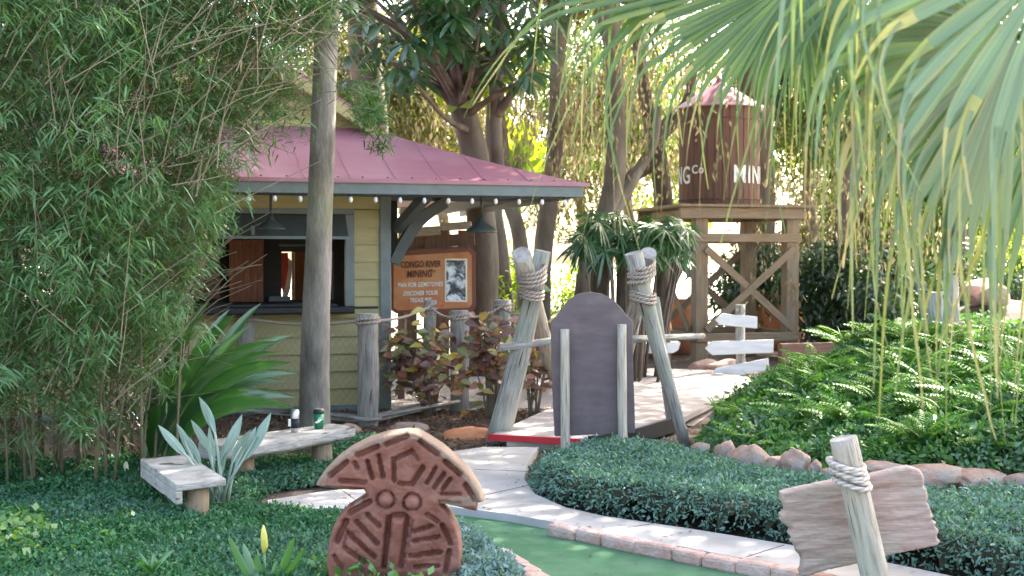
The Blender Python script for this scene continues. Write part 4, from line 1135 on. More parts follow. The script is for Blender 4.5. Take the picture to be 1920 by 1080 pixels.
carpet('groundcover', 'dark green creeping groundcover across the near left', 'groundcover', left, lambda x, y: .08 + .03 * wave(x, y, 1.4, 2), 12000, .026, .5, MT['cover'], edge=.12, rough=.02, up=.8)
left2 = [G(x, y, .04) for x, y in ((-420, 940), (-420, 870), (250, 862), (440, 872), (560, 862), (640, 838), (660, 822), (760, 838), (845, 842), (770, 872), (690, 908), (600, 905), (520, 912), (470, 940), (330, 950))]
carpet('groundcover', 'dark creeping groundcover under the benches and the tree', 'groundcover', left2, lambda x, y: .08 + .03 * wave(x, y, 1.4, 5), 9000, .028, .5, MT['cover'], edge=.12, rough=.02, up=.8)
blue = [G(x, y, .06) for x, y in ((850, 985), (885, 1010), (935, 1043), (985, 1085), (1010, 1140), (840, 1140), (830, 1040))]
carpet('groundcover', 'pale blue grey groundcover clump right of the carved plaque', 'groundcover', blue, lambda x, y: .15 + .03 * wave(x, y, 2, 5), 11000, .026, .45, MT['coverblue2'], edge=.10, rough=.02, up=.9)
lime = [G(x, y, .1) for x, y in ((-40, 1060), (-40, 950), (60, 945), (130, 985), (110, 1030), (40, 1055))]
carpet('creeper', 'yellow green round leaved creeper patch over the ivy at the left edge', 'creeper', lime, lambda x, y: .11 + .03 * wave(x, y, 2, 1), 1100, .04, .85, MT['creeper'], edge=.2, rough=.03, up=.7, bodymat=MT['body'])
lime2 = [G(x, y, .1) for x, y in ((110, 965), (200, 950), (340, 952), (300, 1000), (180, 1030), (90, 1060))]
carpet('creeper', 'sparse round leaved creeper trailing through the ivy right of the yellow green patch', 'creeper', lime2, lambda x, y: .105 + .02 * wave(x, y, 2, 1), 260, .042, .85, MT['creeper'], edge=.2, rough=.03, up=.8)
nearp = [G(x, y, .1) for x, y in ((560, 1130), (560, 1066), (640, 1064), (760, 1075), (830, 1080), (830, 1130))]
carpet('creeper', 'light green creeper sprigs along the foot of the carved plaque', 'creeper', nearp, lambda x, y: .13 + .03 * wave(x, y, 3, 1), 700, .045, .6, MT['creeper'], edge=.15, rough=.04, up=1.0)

# fern and shrub bed on the right, raised behind its rock edge
bed = [G(x, y, .25) for x, y in ((1300, 828), (1360, 842), (1430, 856), (1530, 868), (1640, 876), (1760, 880), (1920, 890), (2150, 905), (2450, 940))] + [Vector(p) for p in ((6.6, 8.6, 0), (7.0, 13.0, 0), (4.4, 14.2, 0))] + [G(x, y, .3) for x, y in ((1500, 735), (1400, 740), (1330, 760), (1296, 795))]
def bedh(x, y): return .36 + .085 * np.clip(y - 8.8, 0, 4) + .03 * np.clip(x - 2, 0, 3) + .07 * wave(x, y, 1.3, 4) - .17 * np.clip((2.9 - x) / 1.2, 0, 1) + .10 * np.clip(x - 3, 0, 1)
carpet('shrub_bed', 'mid green small leaved shrubs filling the raised bed behind the rocks', 'shrubs', bed, bedh, 6500, .046, .5, MT['shrub'], edge=.42, rough=.06, skirt=.75, up=.7)

def fern_plant(name, label, c, nf, Lr, mat, group, upness=.9):
    root = thing(name, label, 'fern', c, group=group)
    P, D, N, L, Wd = [], [], [], [], []
    mb = MB()
    for k in range(nf):
        a = random.uniform(0, 2 * math.pi); l = Lr * random.uniform(.7, 1.15); el = upness * random.uniform(.6, 1.1)
        h = Vector((math.cos(a), math.sin(a), 0)); s = Vector((-h.y, h.x, 0))
        pts = []; p = Vector(c) + Vector((random.uniform(-.04, .04), random.uniform(-.04, .04), 0)); dd = (h + Z * el * 2).normalized()
        for i in range(16):
            pts.append(p.copy()); p = p + dd * l / 16; dd = (dd + h * .05 - Z * .055).normalized()
        mb.tube(pts, [.0025] * 16, 3, cap=False)
        for i in range(2, 16):
            w = .075 * math.sin(math.pi * (i + 1.2) / 18) ** .7 * l / .5
            for sg in (-1, 1):
                P.append(pts[i]); D.append(s * sg + h * .3 - Z * .15); N.append(Z * .8 - h * .2); L.append(w); Wd.append(.4 * l / 16 * 2.2)
    leaves('fronds', np.array(P), np.array(D), np.array(N), np.array(L), np.array(Wd), mat, root, droop=.2)
    mb.build('stalks', mat, root)
    return root
FG = 'light green ferns rising from the raised bed'
fl_ = ['leftmost fern of the raised bed, beside the smaller orange boulder', 'fern arching over the shrubs below the brown timber wall', 'upright fern below the hanging palm tips', 'broad fern left of the lashed split logs', 'fern right in front of the lashed split logs',
       'fern right of the lashed split logs', 'tall fern at the right picture edge, back row', 'fern just below the tall edge fern', 'low fern midway down the bed, above the tilted post', 'low fern nearer the ragged board', 'fern near the rocks at the right edge', 'small fern in the shrubs above the largest rock', 'small fern by the egg shaped rock', 'feathery fern at the middle of the bed', 'feathery fern toward the back middle of the bed', 'fern tucked right of the middle of the bed']
fp_ = [(1560, 735, 11.6, .42), (1590, 700, 12.4, .5), (1660, 690, 12.3, .55), (1705, 668, 12.0, .55), (1775, 672, 11.6, .5), (1835, 660, 12.0, .55), (1900, 655, 11.8, .6), (1890, 705, 10.4, .5), (1660, 760, 10.0, .4), (1770, 800, 9.2, .38), (1880, 815, 9.0, .4), (1390, 765, 10.3, .34), (1500, 790, 9.6, .34), (1640, 725, 11.0, .45), (1730, 715, 11.0, .5), (1810, 735, 10.2, .45)]
for (x, y, Y, l), lb in zip(fp_, fl_):
    c = W(x, y + 26, Y); c.z = float(bedh(c.x, c.y)) - .06
    fern_plant('fern', lb, c, 20, l, MT['fern'], FG)
bx = [p[0] for p in [tuple(q[:2]) for q in bed]]
bp_ = [tuple(q[:2]) for q in bed]; cnt = 0
while cnt < 80:
    x, y = random.uniform(1.2, 5.2), random.uniform(8.2, 12.6)
    if not inpoly(np.array([x]), np.array([y]), bp_)[0] or float(edgedist(np.array([x]), np.array([y]), bp_)[0]) < .22: continue
    if x / y > .44 or (x / y < .235 and y > 9.6): continue
    if y < 9.1 and random.random() < .7: continue
    cnt += 1
    fern_plant('fern', 'small feathery fern mingled among the shrubs of the raised bed', Vector((x, y, float(bedh(x, y)) - .06)), 14, random.uniform(.30, .48), MT['fern'], 'small ferns mingled in the raised bed', random.uniform(.5, 1.5))
# blades standing up out of the bed
mb_list = []
for k, (x, y, Y, h) in enumerate(((1350, 730, 10.5, .22), (1425, 720, 11, .3), (1545, 745, 10.6, .25), (1585, 700, 12, .4), (1690, 720, 10.5, .35), (1700, 775, 9.6, .25), (1755, 760, 9.8, .3), (1770, 830, 8.9, .22), (1850, 720, 10.5, .32), (1880, 770, 9.4, .26))):
    mb = MB(); c = W(x, y + 34, Y); c.z = float(bedh(c.x, c.y)) - .08
    for j in range(5):
        a = random.uniform(0, 6.28); d = Vector((math.cos(a) * .45, math.sin(a) * .45, 1)).normalized(); pts = []; p = c.copy()
        for i in range(7): pts.append(p.copy()); p = p + d * h / 5; d = (d + Vector((math.cos(a), math.sin(a), -.5)) * .10).normalized()
        mb.ribbon(pts, [.018, .024, .026, .024, .018, .01, .001], (math.sin(a), -math.cos(a), 0), .3)
    mb_list.append(meta(mb.build('grass_tuft', MT['fern'], loc=c), 'tuft of bright green blades sprouting from the raised bed', 'grass tuft', 'bright blade tufts in the raised bed'))

# leaf litter on the bare soil
n = 16000
x = rng.uniform(-3.2, 1.2, n); y = rng.uniform(9.0, 13.2, n)
k = ~inpoly(x, y, [tuple(G(px_, py_, .06)[:2]) for px_, py_ in PTH])
x, y = x[k], y[k]
lt = leaves('leaf_litter', np.stack([x, y, rng.uniform(.004, .025, len(x))], 1), rdir(len(x)) * np.array([1, 1, .2]), np.tile([0, 0, 1.], (len(x), 1)) + rdir(len(x)) * .4, rng.uniform(.025, .07, len(x)), rng.uniform(.012, .03, len(x)), MT['litter'], droop=0)
meta(lt, 'dry brown leaf litter along the fence foot', 'leaf litter', kind='stuff')

n = 900
x = rng.uniform(-2.2, 2.6, n); y = rng.uniform(5.6, 10.4, n)
gp_ = [tuple(G(a, b, .012)[:2]) for a, b in GRN]; pp_ = [tuple(G(a, b, .06)[:2]) for a, b in PTH]
ing, inp_ = inpoly(x, y, gp_), inpoly(x, y, pp_)
keep = (ing & (rng.random(n) < .35)) | inp_
z = np.where(inp_, .0635, .0155)
x, y, z = x[keep], y[keep], z[keep]
lt = leaves('fallen_leaves', np.stack([x, y, z + .002], 1), rdir(len(x)) * np.array([1, 1, .12]), np.tile([0, 0, 1.], (len(x), 1)) + rdir(len(x)) * .25, rng.uniform(.012, .045, len(x)), rng.uniform(.005, .016, len(x)), MT['litter'], droop=0)
meta(lt, 'scattered dry leaves and twigs on the path and the turf', 'fallen leaves', kind='stuff')
# ------------------------------------------------------------------ foliage plants
def blade_leaf(mb, base, tip, bend, w, side=None, fold=.35, k=10, prof=None):
    base, tip = Vector(base), Vector(tip)
    mid = (base + tip) / 2 + Vector(bend)
    pts = [(1 - t) ** 2 * base + 2 * t * (1 - t) * mid + t * t * tip for t in [i / (k - 1) for i in range(k)]]
    prof = prof or (lambda t: max(.02, math.sin(math.pi * min(1, .12 + .88 * t)) ** .8))
    sd = side or (tip - base).cross(Vector((0, 1, 0)))
    mb.ribbon(pts, [w * prof(i / (k - 1)) for i in range(k)], sd, fold)
# broad strap plant between bamboo and kiosk
SPY = 9.0
c = G(372, 812); c = Vector((c.x * .92, 9.2, 0))
sp = thing('strap_leaf_plant', 'big glossy plant with broad dark strap leaves between bamboo and tree trunk', 'plant', c)
tips = [(392, 566), (490, 568), (545, 628), (560, 700), (555, 745), (552, 765), (520, 640), (470, 610), (330, 640), (310, 720), (440, 590), (500, 700), (535, 715), (420, 640), (360, 600), (480, 660), (300, 760), (525, 660), (450, 690), (400, 690), (345, 690), (505, 735), (545, 680), (430, 580), (370, 660), (490, 770), (322, 660), (465, 735)]
for i, (x, y) in enumerate(tips):
    mb = MB(); Yt = SPY + random.uniform(-.75, .7)
    b = c + Vector((random.uniform(-.12, .12), random.uniform(-.1, .1), .02)); t = W(x, y, Yt)
    up_ = .12 + .30 * abs(t.x - b.x)
    blade_leaf(mb, b, t, (-(t.x - b.x) * .12, 0, up_), random.uniform(.085, .13), fold=.5, k=12, prof=lambda q: (.12 if q < .12 else max(.02, math.sin(math.pi * min(1, .02 + (q - .1) * 1.09)) ** .75)))
    mb.build('leaf', MT['strap'], sp)
# variegated plant
c = G(406, 952, .02)
vp = thing('variegated_plant', 'upright pale striped paddle leaves growing beside the slab bench', 'plant', c)
VL = [((373, 744), (403, 812), .085), ((358, 787), (399, 852), .075), ((331, 794), (362, 862), .065), ((297, 797), (350, 856), .07), ((454, 777), (418, 858), .085), ((508, 774), (456, 862), .10), ((470, 806), (436, 868), .085), ((345, 812), (376, 870), .07), ((420, 830), (410, 900), .06), ((480, 800), (440, 880), .08), ((392, 800), (400, 880), .06)]
for (tx, ty), (sx, sy_), w in VL:
    mb = MB(); dy = random.uniform(-.12, .12)
    b = c + Vector((random.uniform(-.06, .07), random.uniform(-.05, .05), 0)); s_ = W(sx, sy_, c.y + dy * .5); t = W(tx, ty, c.y + dy)
    mb.tube([b, lerp(b, s_, .5) + Vector(((b.x - s_.x) * .12, 0, 0)), s_, lerp(s_, t, .5)], [.013, .011, .008, .004], 6)
    blade_leaf(mb, s_, t, (0, random.uniform(-.02, .02), 0), w * .82, side=(1, random.uniform(-.5, .5), .2), fold=random.uniform(.15, .6), prof=lambda q: max(.03, math.sin(math.pi * min(1, .06 + .94 * q)) ** .8))
    mb.build('leaf', MT['variegated'], vp)
# iris with a yellow bud in the foreground
c = G(500, 1112, .02)
ip = thing('budding_iris', 'sword leaved plant with one yellow bud at the bottom of the picture', 'plant', c)
for (x, y), w in (((428, 1004), .050), ((456, 1018), .055), ((552, 1008), .06), ((572, 1028), .05), ((538, 1040), .045), ((480, 1040), .05), ((520, 1050), .04)):
    mb = MB(); t = W(x, y, c.y + random.uniform(-.1, .1))
    blade_leaf(mb, c + Vector(((x - 500) * .0006, random.uniform(-.03, .03), 0)), t, ((x - 500) * .0003, 0, .03), w, side=(1, .3, 0), fold=.4, prof=lambda q: max(.02, max(0, 1 - q) ** .55 * (.6 + .8 * q)))
    mb.build('leaf', MT['iris'], ip)
mb = MB(); mb.tube([c, W(496, 1060, c.y), W(495, 1035, c.y)], [.007, .006, .006], 6); mb.build('stalk', MT['iris'], ip)
mb = MB(); mb.tube([W(495, 1036, c.y), W(496, 1022, c.y), W(495, 1005, c.y), W(494, 994, c.y), W(494, 985, c.y)], [.009, .017, .016, .011, .003], 8); mb.build('bud', MT['bud'], ip)
# small light sprig
c = G(285, 1075, .12)
mb = MB()
for j in range(16):
    a = random.uniform(0, 6.28); l = random.uniform(.05, .11)
    blade_leaf(mb, c, c + Vector((math.cos(a) * l, math.sin(a) * l, l * random.uniform(.4, 1))), (0, 0, .02), .016)
meta(mb.build('weed_sprig', MT['iris'], loc=c), 'small bright weed sprig in the ivy at the bottom edge', 'weed')

# crotons behind the rope fence
def croton(label, px, pyb, pyt, wpx, Y, n):
    c = W(px, pyb, Y); c.z = 0
    root = thing('croton', label, 'shrub', c, group='crotons along the rope fence')
    h = W(px, pyt, Y).z; r = M(Y, wpx) / 2
    mb = MB(); heads = []
    for k in range(11):
        a = random.uniform(0, 6.28); q = random.uniform(.2, .95) * r; zz = h * random.uniform(.5, .97)
        t = c + Vector((math.cos(a) * q, math.sin(a) * q * .6, zz)); heads.append(t)
        mb.tube([c + Vector((random.uniform(-.06, .06), 0, 0)), lerp(c, t, .5) + Vector((random.uniform(-.04, .04), 0, .03)), t], [.012, .009, .006], 5)
    mb.build('stems', MT['twig'], root)
    P = []; D = []
    for k in range(n):
        t = heads[k % len(heads)]; u = random.random()
        P.append(t + Vector((random.gauss(0, .085), random.gauss(0, .07), random.gauss(-.12, .16)))); d = Vector((random.gauss(0, 1), random.gauss(0, 1), random.uniform(-.2, .9))); D.append(d)
    P, D = np.array(P), np.array(D)
    L = rng.uniform(.11, .19, n)
    leaves('foliage', P, D, rdir(n) * .6 + np.array([0, -.7, .5]), L, L * .5, MT['croton'], root, T=(0, .25, .6, 1), PW=(.1, .8, 1, .06), droop=.35, fold=.3)
croton('bushy red and yellow croton between the thick fence posts', 800, 785, 612, 150, 12.6, 330)
croton('smaller dark croton right of the square post, left of the broad pole', 925, 775, 598, 85, 12.4, 170)
croton('dark red croton behind the broad left pole', 1002, 775, 585, 70, 12.3, 130)

# ------------------------------------------------------------------ bamboo
bam = thing('bamboo_clump', 'huge dense bamboo clump leaning over the left third of the scene', 'bamboo', G(150, 890))
culms = []
for k in range(96):
    x0 = random.uniform(-330, 345); fr_ = (x0 + 60) / 400
    Y0 = random.uniform(8.7, 10.6) if k % 3 else random.uniform(8.3, 8.9)
    b = W(x0, 800, Y0); b.z = -.02
    lean = (random.uniform(-.05, .30) + .06 * max(0, fr_)) if x0 > 100 else random.uniform(-.3, .25)
    hgt = random.uniform(3.2, 5.6)
    pts = [b]; d = Vector((lean * .25, random.uniform(-.12, .08), 1)).normalized(); p = b.copy()
    for i in range(11):
        p = p + d * hgt / 11; pts.append(p.copy()); d = (d + Vector((lean * .10, random.uniform(-.03, .03), -.02 * (1 + lean * 2)))).normalized()
    culms.append(pts)
    r = random.uniform(.008, .015)
    mb = MB(); mb.tube(pts, [r * max(.22, 1 - 1.5 * i / 11) for i in range(12)], 6)
    for i in range(1, 9):
        for j in range(2): q = lerp(pts[i], pts[i - 1], j * .5); mb.tube([q - Z * .004, q + Z * .004], r * max(.22, 1 - 1.5 * i / 11) * 1.22, 6)
    mb.build('culm', MT['culm'], bam)
# right edge of the clump in photo pixels, as a taper of the leaf mass with height
def bam_edge(py): return np.interp(py, [-300, 0, 60, 120, 200, 260, 320, 380, 450, 520, 600, 700, 780, 860, 900], [630, 610, 590, 560, 530, 470, 445, 420, 390, 360, 335, 310, 295, 275, 220])
def bam_clusters(n, dens_bottom=.35):
    out = []
    while len(out) < n:
        px, py = random.uniform(-380, 640), random.uniform(-330, 885)
        e = float(bam_edge(py)) + random.gauss(0, 10)
        if px > e: continue
        if py > 560 and random.random() > (1.0 - (py - 560) / 330): continue
        if wave(px * .012, py * .012, 1, 3) < -.35 and random.random() < .75: continue
        dep = random.uniform(0, 1)
        near = 7.7 + 1.1 * max(0, (px - 150) / 450)
        Y = near + dep * 2.4
        out.append(W(px, py, Y))
    return out
def leafspray(cl, nl, name, mat, parent, Lr=(.06, .12), wr=.118, hang=(-.7, .35)):
    P, D = [], []
    for c in cl:
        a0 = random.uniform(0, 6.28)
        for j in range(random.randint(*nl)):
            a = a0 + random.uniform(-1.3, 1.3); e = random.uniform(*hang)
            D.append((math.cos(a), math.sin(a) * .8, e)); P.append((c.x + random.gauss(0, .035), c.y + random.gauss(0, .035), c.z + random.gauss(0, .03)))
    P, D = np.array(P), np.array(D); n = len(P)
    L = rng.uniform(*Lr, n)
    return leaves(name, P, D, rdir(n) * .45 + np.array([0, -.3, .8]), L, L * wr, mat, parent, T=(0, .3, .65, 1), PW=(.3, 1, .8, .05), droop=.30)
cl = bam_clusters(15500)
leafspray(cl, (7, 12), 'foliage', MT['bamboo'], bam)
# hanging sprays reaching across the trunk and over the roof
spr = []
for k in range(300):
    if k % 3: px, py = random.gauss(575, 40), random.uniform(-60, 70)
    else: px, py = random.gauss(690, 22), random.uniform(150, 230)
    if k % 8 == 0: px, py = random.gauss(545, 25), random.uniform(150, 270)
    spr.append(W(px, py, random.uniform(8.9, 9.7)))
for k in range(40): spr.append(W(random.gauss(705, 10), random.uniform(200, 275), 9.4))
leafspray(spr, (6, 10), 'hanging_spray', MT['bamboo'], bam)
tips_ = []
for k in range(250):
    py = random.uniform(-60, 800); px = random.uniform(-60, float(bam_edge(py)) + 12)
    if py > 560 and random.random() < (py - 520) / 300: continue
    c0 = W(px, py, random.uniform(7.5, 8.1) + 1.1 * max(0, (px - 150) / 450)); a = random.uniform(0, 6.28)
    for j in range(random.randint(3, 7)): tips_.append(c0 + Vector((random.gauss(0, .085), random.gauss(0, .05), random.gauss(0, .05))))
leafspray(tips_, (6, 10), 'bright_sprays', MT['bambootip'], bam, Lr=(.07, .125), wr=.12, hang=(-.9, .2))
dry = [W(random.uniform(-100, float(bam_edge(py)) - 15), py, random.uniform(8.2, 9.6)) for py in [random.uniform(-100, 830) for _ in range(1100)]]
leafspray(dry, (3, 7), 'dry_leaves', MT['drybamboo'], bam, Lr=(.07, .15))
mb = MB()
for k in range(650):
    py = random.uniform(-120, 780); px = random.uniform(-120, float(bam_edge(py)) - 5)
    p = W(px, py, random.uniform(7.6, 9.6)); l = random.uniform(.2, .8); a = random.gauss(.9 if px > 150 else 1.4, .45)
    q = p + Vector((math.cos(a) * l, random.uniform(-.15, .15), math.sin(a) * l))
    mb.tube([p, lerp(p, q, .5) + Vector((0, 0, random.uniform(-.03, .04))), q], [.004, .003, .0015], 4, cap=False)
for k in range(14):
    p = W(random.uniform(340, 400), random.uniform(380, 640), 8.9); q = p + Vector((random.uniform(.25, .55), -.1, random.uniform(.12, .4)))
    mb.tube([p, lerp(p, q, .5) + Z * .04, q], [.005, .004, .002], 4, cap=False)
for k in range(10):
    p = W(random.uniform(480, 560), random.uniform(-60, 40), 9.3); q = W(random.uniform(640, 690), random.uniform(120, 180), 9.3)
    mb.tube([p, lerp(p, q, .5) + Z * .12, q], [.006, .004, .002], 4, cap=False)
mb.build('twigs', MT['twig'], bam)

# ------------------------------------------------------------------ trees
def clumps_leaves(name, cl, n, L, wl, mat, root, droop=.3, fold=0, T=(0, .42, 1), PW=(.18, 1, .06), shell=.55, seed=0):
    cl = [(np.array(c), np.array(r if hasattr(r, '__len__') else (r, r, r * .75))) for c, r in cl]
    w = np.array([r.prod() ** (2 / 3) for c, r in cl]); w /= w.sum()
    k = rng.choice(len(cl), n, p=w)
    C = np.array([c for c, r in cl])[k]; R = np.array([r for c, r in cl])[k]
    u = rdir(n); q = (shell + (1 - shell) * rng.random(n))[:, None] ** 1 * (1 + .25 * rng.normal(size=(n, 1)))
    # break each clump up into twigs so that gaps show
    tw = rng.integers(0, max(1, n // 9), n); jit = rng.normal(size=(max(1, n // 9), 3))
    u2 = unit(jit)[tw]; q2 = (shell + (1 - shell) * rng.random(max(1, n // 9)))[tw][:, None]
    kk = rng.choice(len(cl), max(1, n // 9), p=w)[tw]
    C = np.array([c for c, r in cl])[kk]; R = np.array([r for c, r in cl])[kk]
    P = C + u2 * R * q2 + rng.normal(size=(n, 3)) * L * 1.1
    D = u2 * .5 + rdir(n) * .9 + np.array([0, 0, -.25])
    l = L * rng.uniform(.6, 1.3, n)
    return leaves(name, P, D, rdir(n) * .8 + np.array([0, 0, .6]), l, l * wl, mat, root, droop=droop, fold=fold, T=T, PW=PW)
def tree(name, label, base, path, rad, clumps, nleaf, L, wl, lmat, bmat, group, wob=.12, limbs=True, moss=0, extra=(), cat='tree', fold=0, mosspts=None):
    root = thing(name, label, cat, base, group=group)
    mb = MB(); c = curve(path, 5); k = len(c)
    rr = np.interp(np.linspace(0, len(rad) - 1, k), range(len(rad)), rad)
    mb.tube(c, list(rr), 12, wob=wob)
    tr_ = mb.build('trunk', bmat, root)
    if limbs or extra:
        mb = MB()
        for pts, rs in extra:
            cc = curve(pts, 5); mb.tube(cc, list(np.interp(np.linspace(0, len(rs) - 1, len(cc)), range(len(rs)), rs)), 8, wob=wob)
        if limbs:
            for q, r in clumps:
                q = Vector(q); s_ = c[int(k * random.uniform(.72, .98))]
                m1 = lerp(s_, q, .5) + Vector((random.uniform(-.3, .3), random.uniform(-.3, .3), random.uniform(-.1, .4)))
                mb.tube(curve([s_, m1, q], 4), list(np.linspace(max(.03, rad[-1] * .6), .02, 9)), 6, wob=wob)
        mb.build('limbs', bmat, tr_)
    if nleaf: clumps_leaves('crown', clumps, nleaf, L, wl, lmat, root, fold=fold)
    if moss:
        n = moss
        pts = mosspts or [c_ for c_, r in clumps]
        idx = rng.integers(0, len(pts), n)
        C = np.array([tuple(p) for p in pts])[idx]
        g_ = rng.integers(0, max(1, n // 16), n); jx = rng.normal(size=(max(1, n // 16), 3)) * np.array([.9, .8, .55])
        C2 = np.array([tuple(p) for p in pts])[rng.integers(0, len(pts), max(1, n // 16))]
        P = (C2 + jx)[g_] + rng.normal(size=(n, 3)) * np.array([.07, .07, .22])
        D = np.array([0, 0, -1.]) + rng.normal(size=(n, 3)) * .28
        l = rng.uniform(.05, .17, n)
        leaves('moss_sprays', P, D, rdir(n) + np.array([0, -1, 0]), l, rng.uniform(.018, .045, n), MT['moss'], root, droop=0)
    return root
TG = 'trees behind the kiosk and tower'
# slim trunk in front of the kiosk
b = G(592, 842)
pth = [b - Z * .1, W(590, 700, b.y), W(597, 480, b.y), W(605, 250, b.y), W(613, 40, b.y), W(618, -150, b.y), W(622, -420, b.y + .1), W(630, -800, b.y + .2)]
tree('tree', 'straight bare grey trunk with green moss rising in front of the kiosk window', b, pth, [.142, .128, .112, .105, .10, .096, .085, .05],
     [(pth[-1] + Vector((random.uniform(-1.6, 1.6), random.uniform(-1.4, 1.4), random.uniform(-.3, 1.4))), .9) for _ in range(6)], 5000, .16, .4, MT['bamboo'], MT['bark'], TG, wob=.07)
# umbrella leaved tree behind the kiosk roof
b = W(905, 600, 17.2); b.z = 0
path = [b, W(905, 470, 17.2), W(898, 380, 17.2), W(890, 290, 17.1), W(872, 220, 17), W(850, 165, 16.8), W(825, 130, 16.5)]
um = thing('umbrella_tree', 'leaning grey trunk crowned with dark glossy umbrella leaves above the kiosk roof', 'tree', b, group=TG)
mb = MB(); c = curve(path, 5); mb.tube(c, list(np.interp(np.linspace(0, 6, len(c)), range(7), [.22, .21, .195, .19, .175, .14, .10])), 12, wob=.14)
trk = mb.build('trunk', MT['greybark'], um)
mb = MB(); heads = []
for k in range(150):
    px, py = random.gauss(840, 110), random.uniform(-170, 130) + random.uniform(0, 60)
    if px < 640: px = random.uniform(645, 760)
    if px > 1050: px = random.uniform(800, 1050)
    if py > 120 and not (640 < px < 780 or 880 < px < 1000): py -= 90
    heads.append(W(px, py, random.uniform(14.2, 17.6)))
for i, q in enumerate(heads):
    s_ = c[int(len(c) * random.uniform(.6, .99))]
    if i % 3 == 0: mb.tube(curve([s_, lerp(s_, q, .5) + Z * random.uniform(-.2, .3), q], 4), list(np.linspace(.06, .012, 9)), 6, wob=.1)
for pts, rs in (([W(935, 330, 16.8), W(930, 200, 16.6), W(942, 60, 16.4), W(945, -60, 16.3)], [.09, .075, .06, .05]), ([W(932, 215, 16.6), W(965, 170, 16.4), W(1005, 110, 16.2)], [.07, .05, .03]),
                ([W(868, 215, 17), W(905, 150, 16.8), W(930, 90, 16.6)], [.13, .09, .05])):
    cc = curve(pts, 5); mb.tube(cc, list(np.interp(np.linspace(0, len(rs) - 1, len(cc)), range(len(rs)), rs)), 8, wob=.1)
mb.build('limbs', MT['greybark'], trk)
P, D, N = [], [], []
for q in heads:
    tl = Vector((random.gauss(0, .3), random.gauss(-.2, .3), 1)).normalized(); xx = tl.cross(Vector((0, 1, 0))).normalized(); yy = tl.cross(xx)
    for j in range(9):
        a = 2 * math.pi * j / 9 + random.uniform(-.12, .12); d = xx * math.cos(a) + yy * math.sin(a)
        P.append(q + d * .03); D.append(d - tl * random.uniform(.05, .45)); N.append(tl)
P, D, N = map(np.array, (P, D, N)); L = rng.uniform(.20, .34, len(P))
leaves('crown', P, D, N, L, L * .30, MT['glossdark'], um, T=(0, .2, .55, .85, 1), PW=(.12, .5, 1, .8, .1), droop=.35, fold=.25)
n_ = 160
P = np.array([tuple(W(random.gauss(925, 45), random.gauss(115, 35), random.uniform(16.5, 18))) for _ in range(n_)])
L = rng.uniform(.18, .30, n_)
leaves('sunlit_leaves', P, rdir(n_), rdir(n_) + np.array([0, -.6, .3]), L, L * .5, MT['limeleaf'], um, droop=.3)  # backlight on these leaves is put into a lighter yellow green colour

def bgtree(label, path_px, rad, Y, clumps_px, nleaf, lmat='oak', bmat='greybark', L=.12, moss=0, extra=(), mosspx=None, wl=.45, limbs=True):
    base = W(path_px[0][0], 600, Y); base.z = 0
    path = [base] + [W(x, y, Y) for x, y in path_px[1:]]
    cl = [(W(x, y, Y + dy), r) for x, y, dy, r in clumps_px]
    ex = [([W(x, y, Y + dy) for x, y, dy in pts], rs) for pts, rs in extra]
    mp = [W(x, y, Y + dy) for x, y, dy in mosspx] if mosspx else None
    return tree('tree', label, base, path, rad, cl, nleaf, L, wl, MT[lmat], MT[bmat], TG, extra=ex, moss=moss, mosspts=mp, limbs=limbs)
# stems between the sign and the bridge
bgtree('slim trunk leaning left just right of the orange board', [(958, 0), (940, 480), (928, 400), (922, 250), (930, 80), (935, -120)], [.13, .12, .11, .10, .09, .07], 18.5, [(930, -260, 0, 1.6), (1010, -200, .6, 1.4), (860, -240, .5, 1.5)], 3500, moss=500, mosspx=[(900, 190, .6), (860, 220, .8), (1000, 170, .5)])
bgtree('slim forked trunk leaning right behind the left pole frame', [(990, 0), (975, 450), (952, 370), (940, 250), (925, 60), (915, -200)], [.13, .12, .11, .1, .09, .06], 19.5, [(900, -300, 0, 1.8), (980, -280, 1, 1.6)], 2500)
bgtree('straight grey trunk in the bright gap left of the hanging palm tips', [(1015, 0), (1018, 470), (1030, 380), (1042, 260), (1046, 130), (1048, -60)], [.16, .15, .15, .14, .13, .1], 20, [(1060, -170, 0, 1.8), (1000, 40, 1.5, 1.1), (1120, -60, 1, 1.4)], 4000, moss=900, mosspx=[(990, 170, .5), (1010, 120, .3), (960, 210, .6)])
bgtree('thick pale trunk bending right behind the palm cluster', [(1085, 0), (1098, 520), (1125, 430), (1150, 350), (1158, 250), (1150, 100), (1140, -80)], [.15, .14, .15, .16, .15, .13, .10], 18.5, [(1150, -200, 0, 2.4), (1050, -120, 1, 1.6), (1260, -160, 1, 1.9)], 6000, bmat='greybark', moss=1800,
       extra=[([(1150, 400, 0), (1190, 330, .2), (1225, 270, .3), (1235, 200, .4)], [.11, .09, .07, .05])], mosspx=[(1120, 180, 0), (1150, 120, .4), (1090, 230, .8), (1130, 270, .4)])
bgtree('dark mossy oak forking left of the water tank', [(1245, 0), (1248, 480), (1244, 390), (1235, 300), (1222, 240), (1205, 150), (1190, 0), (1180, -160)], [.20, .19, .18, .16, .14, .12, .10, .08], 22, [(1180, -160, 0, 2.6), (1290, -60, 1.5, 1.8), (1330, 60, 2.0, 1.2), (1240, 120, 2.4, .9), (1400, -160, 0, 2.6)], 9000, bmat='darkbark', moss=2400,
       extra=[([(1236, 300, 0), (1200, 320, 0), (1160, 350, 0), (1135, 395, -.2)], [.15, .14, .12, .07]), ([(1228, 260, 0), (1262, 225, .2), (1290, 190, .3), (1300, 120, .5)], [.17, .14, .11, .08])], mosspx=[(1200, 330, 0), (1170, 350, .2), (1230, 150, 2.2), (1250, 230, 2.2), (1200, 200, .6), (1330, 90, 2.8), (1240, 60, 2.2)])
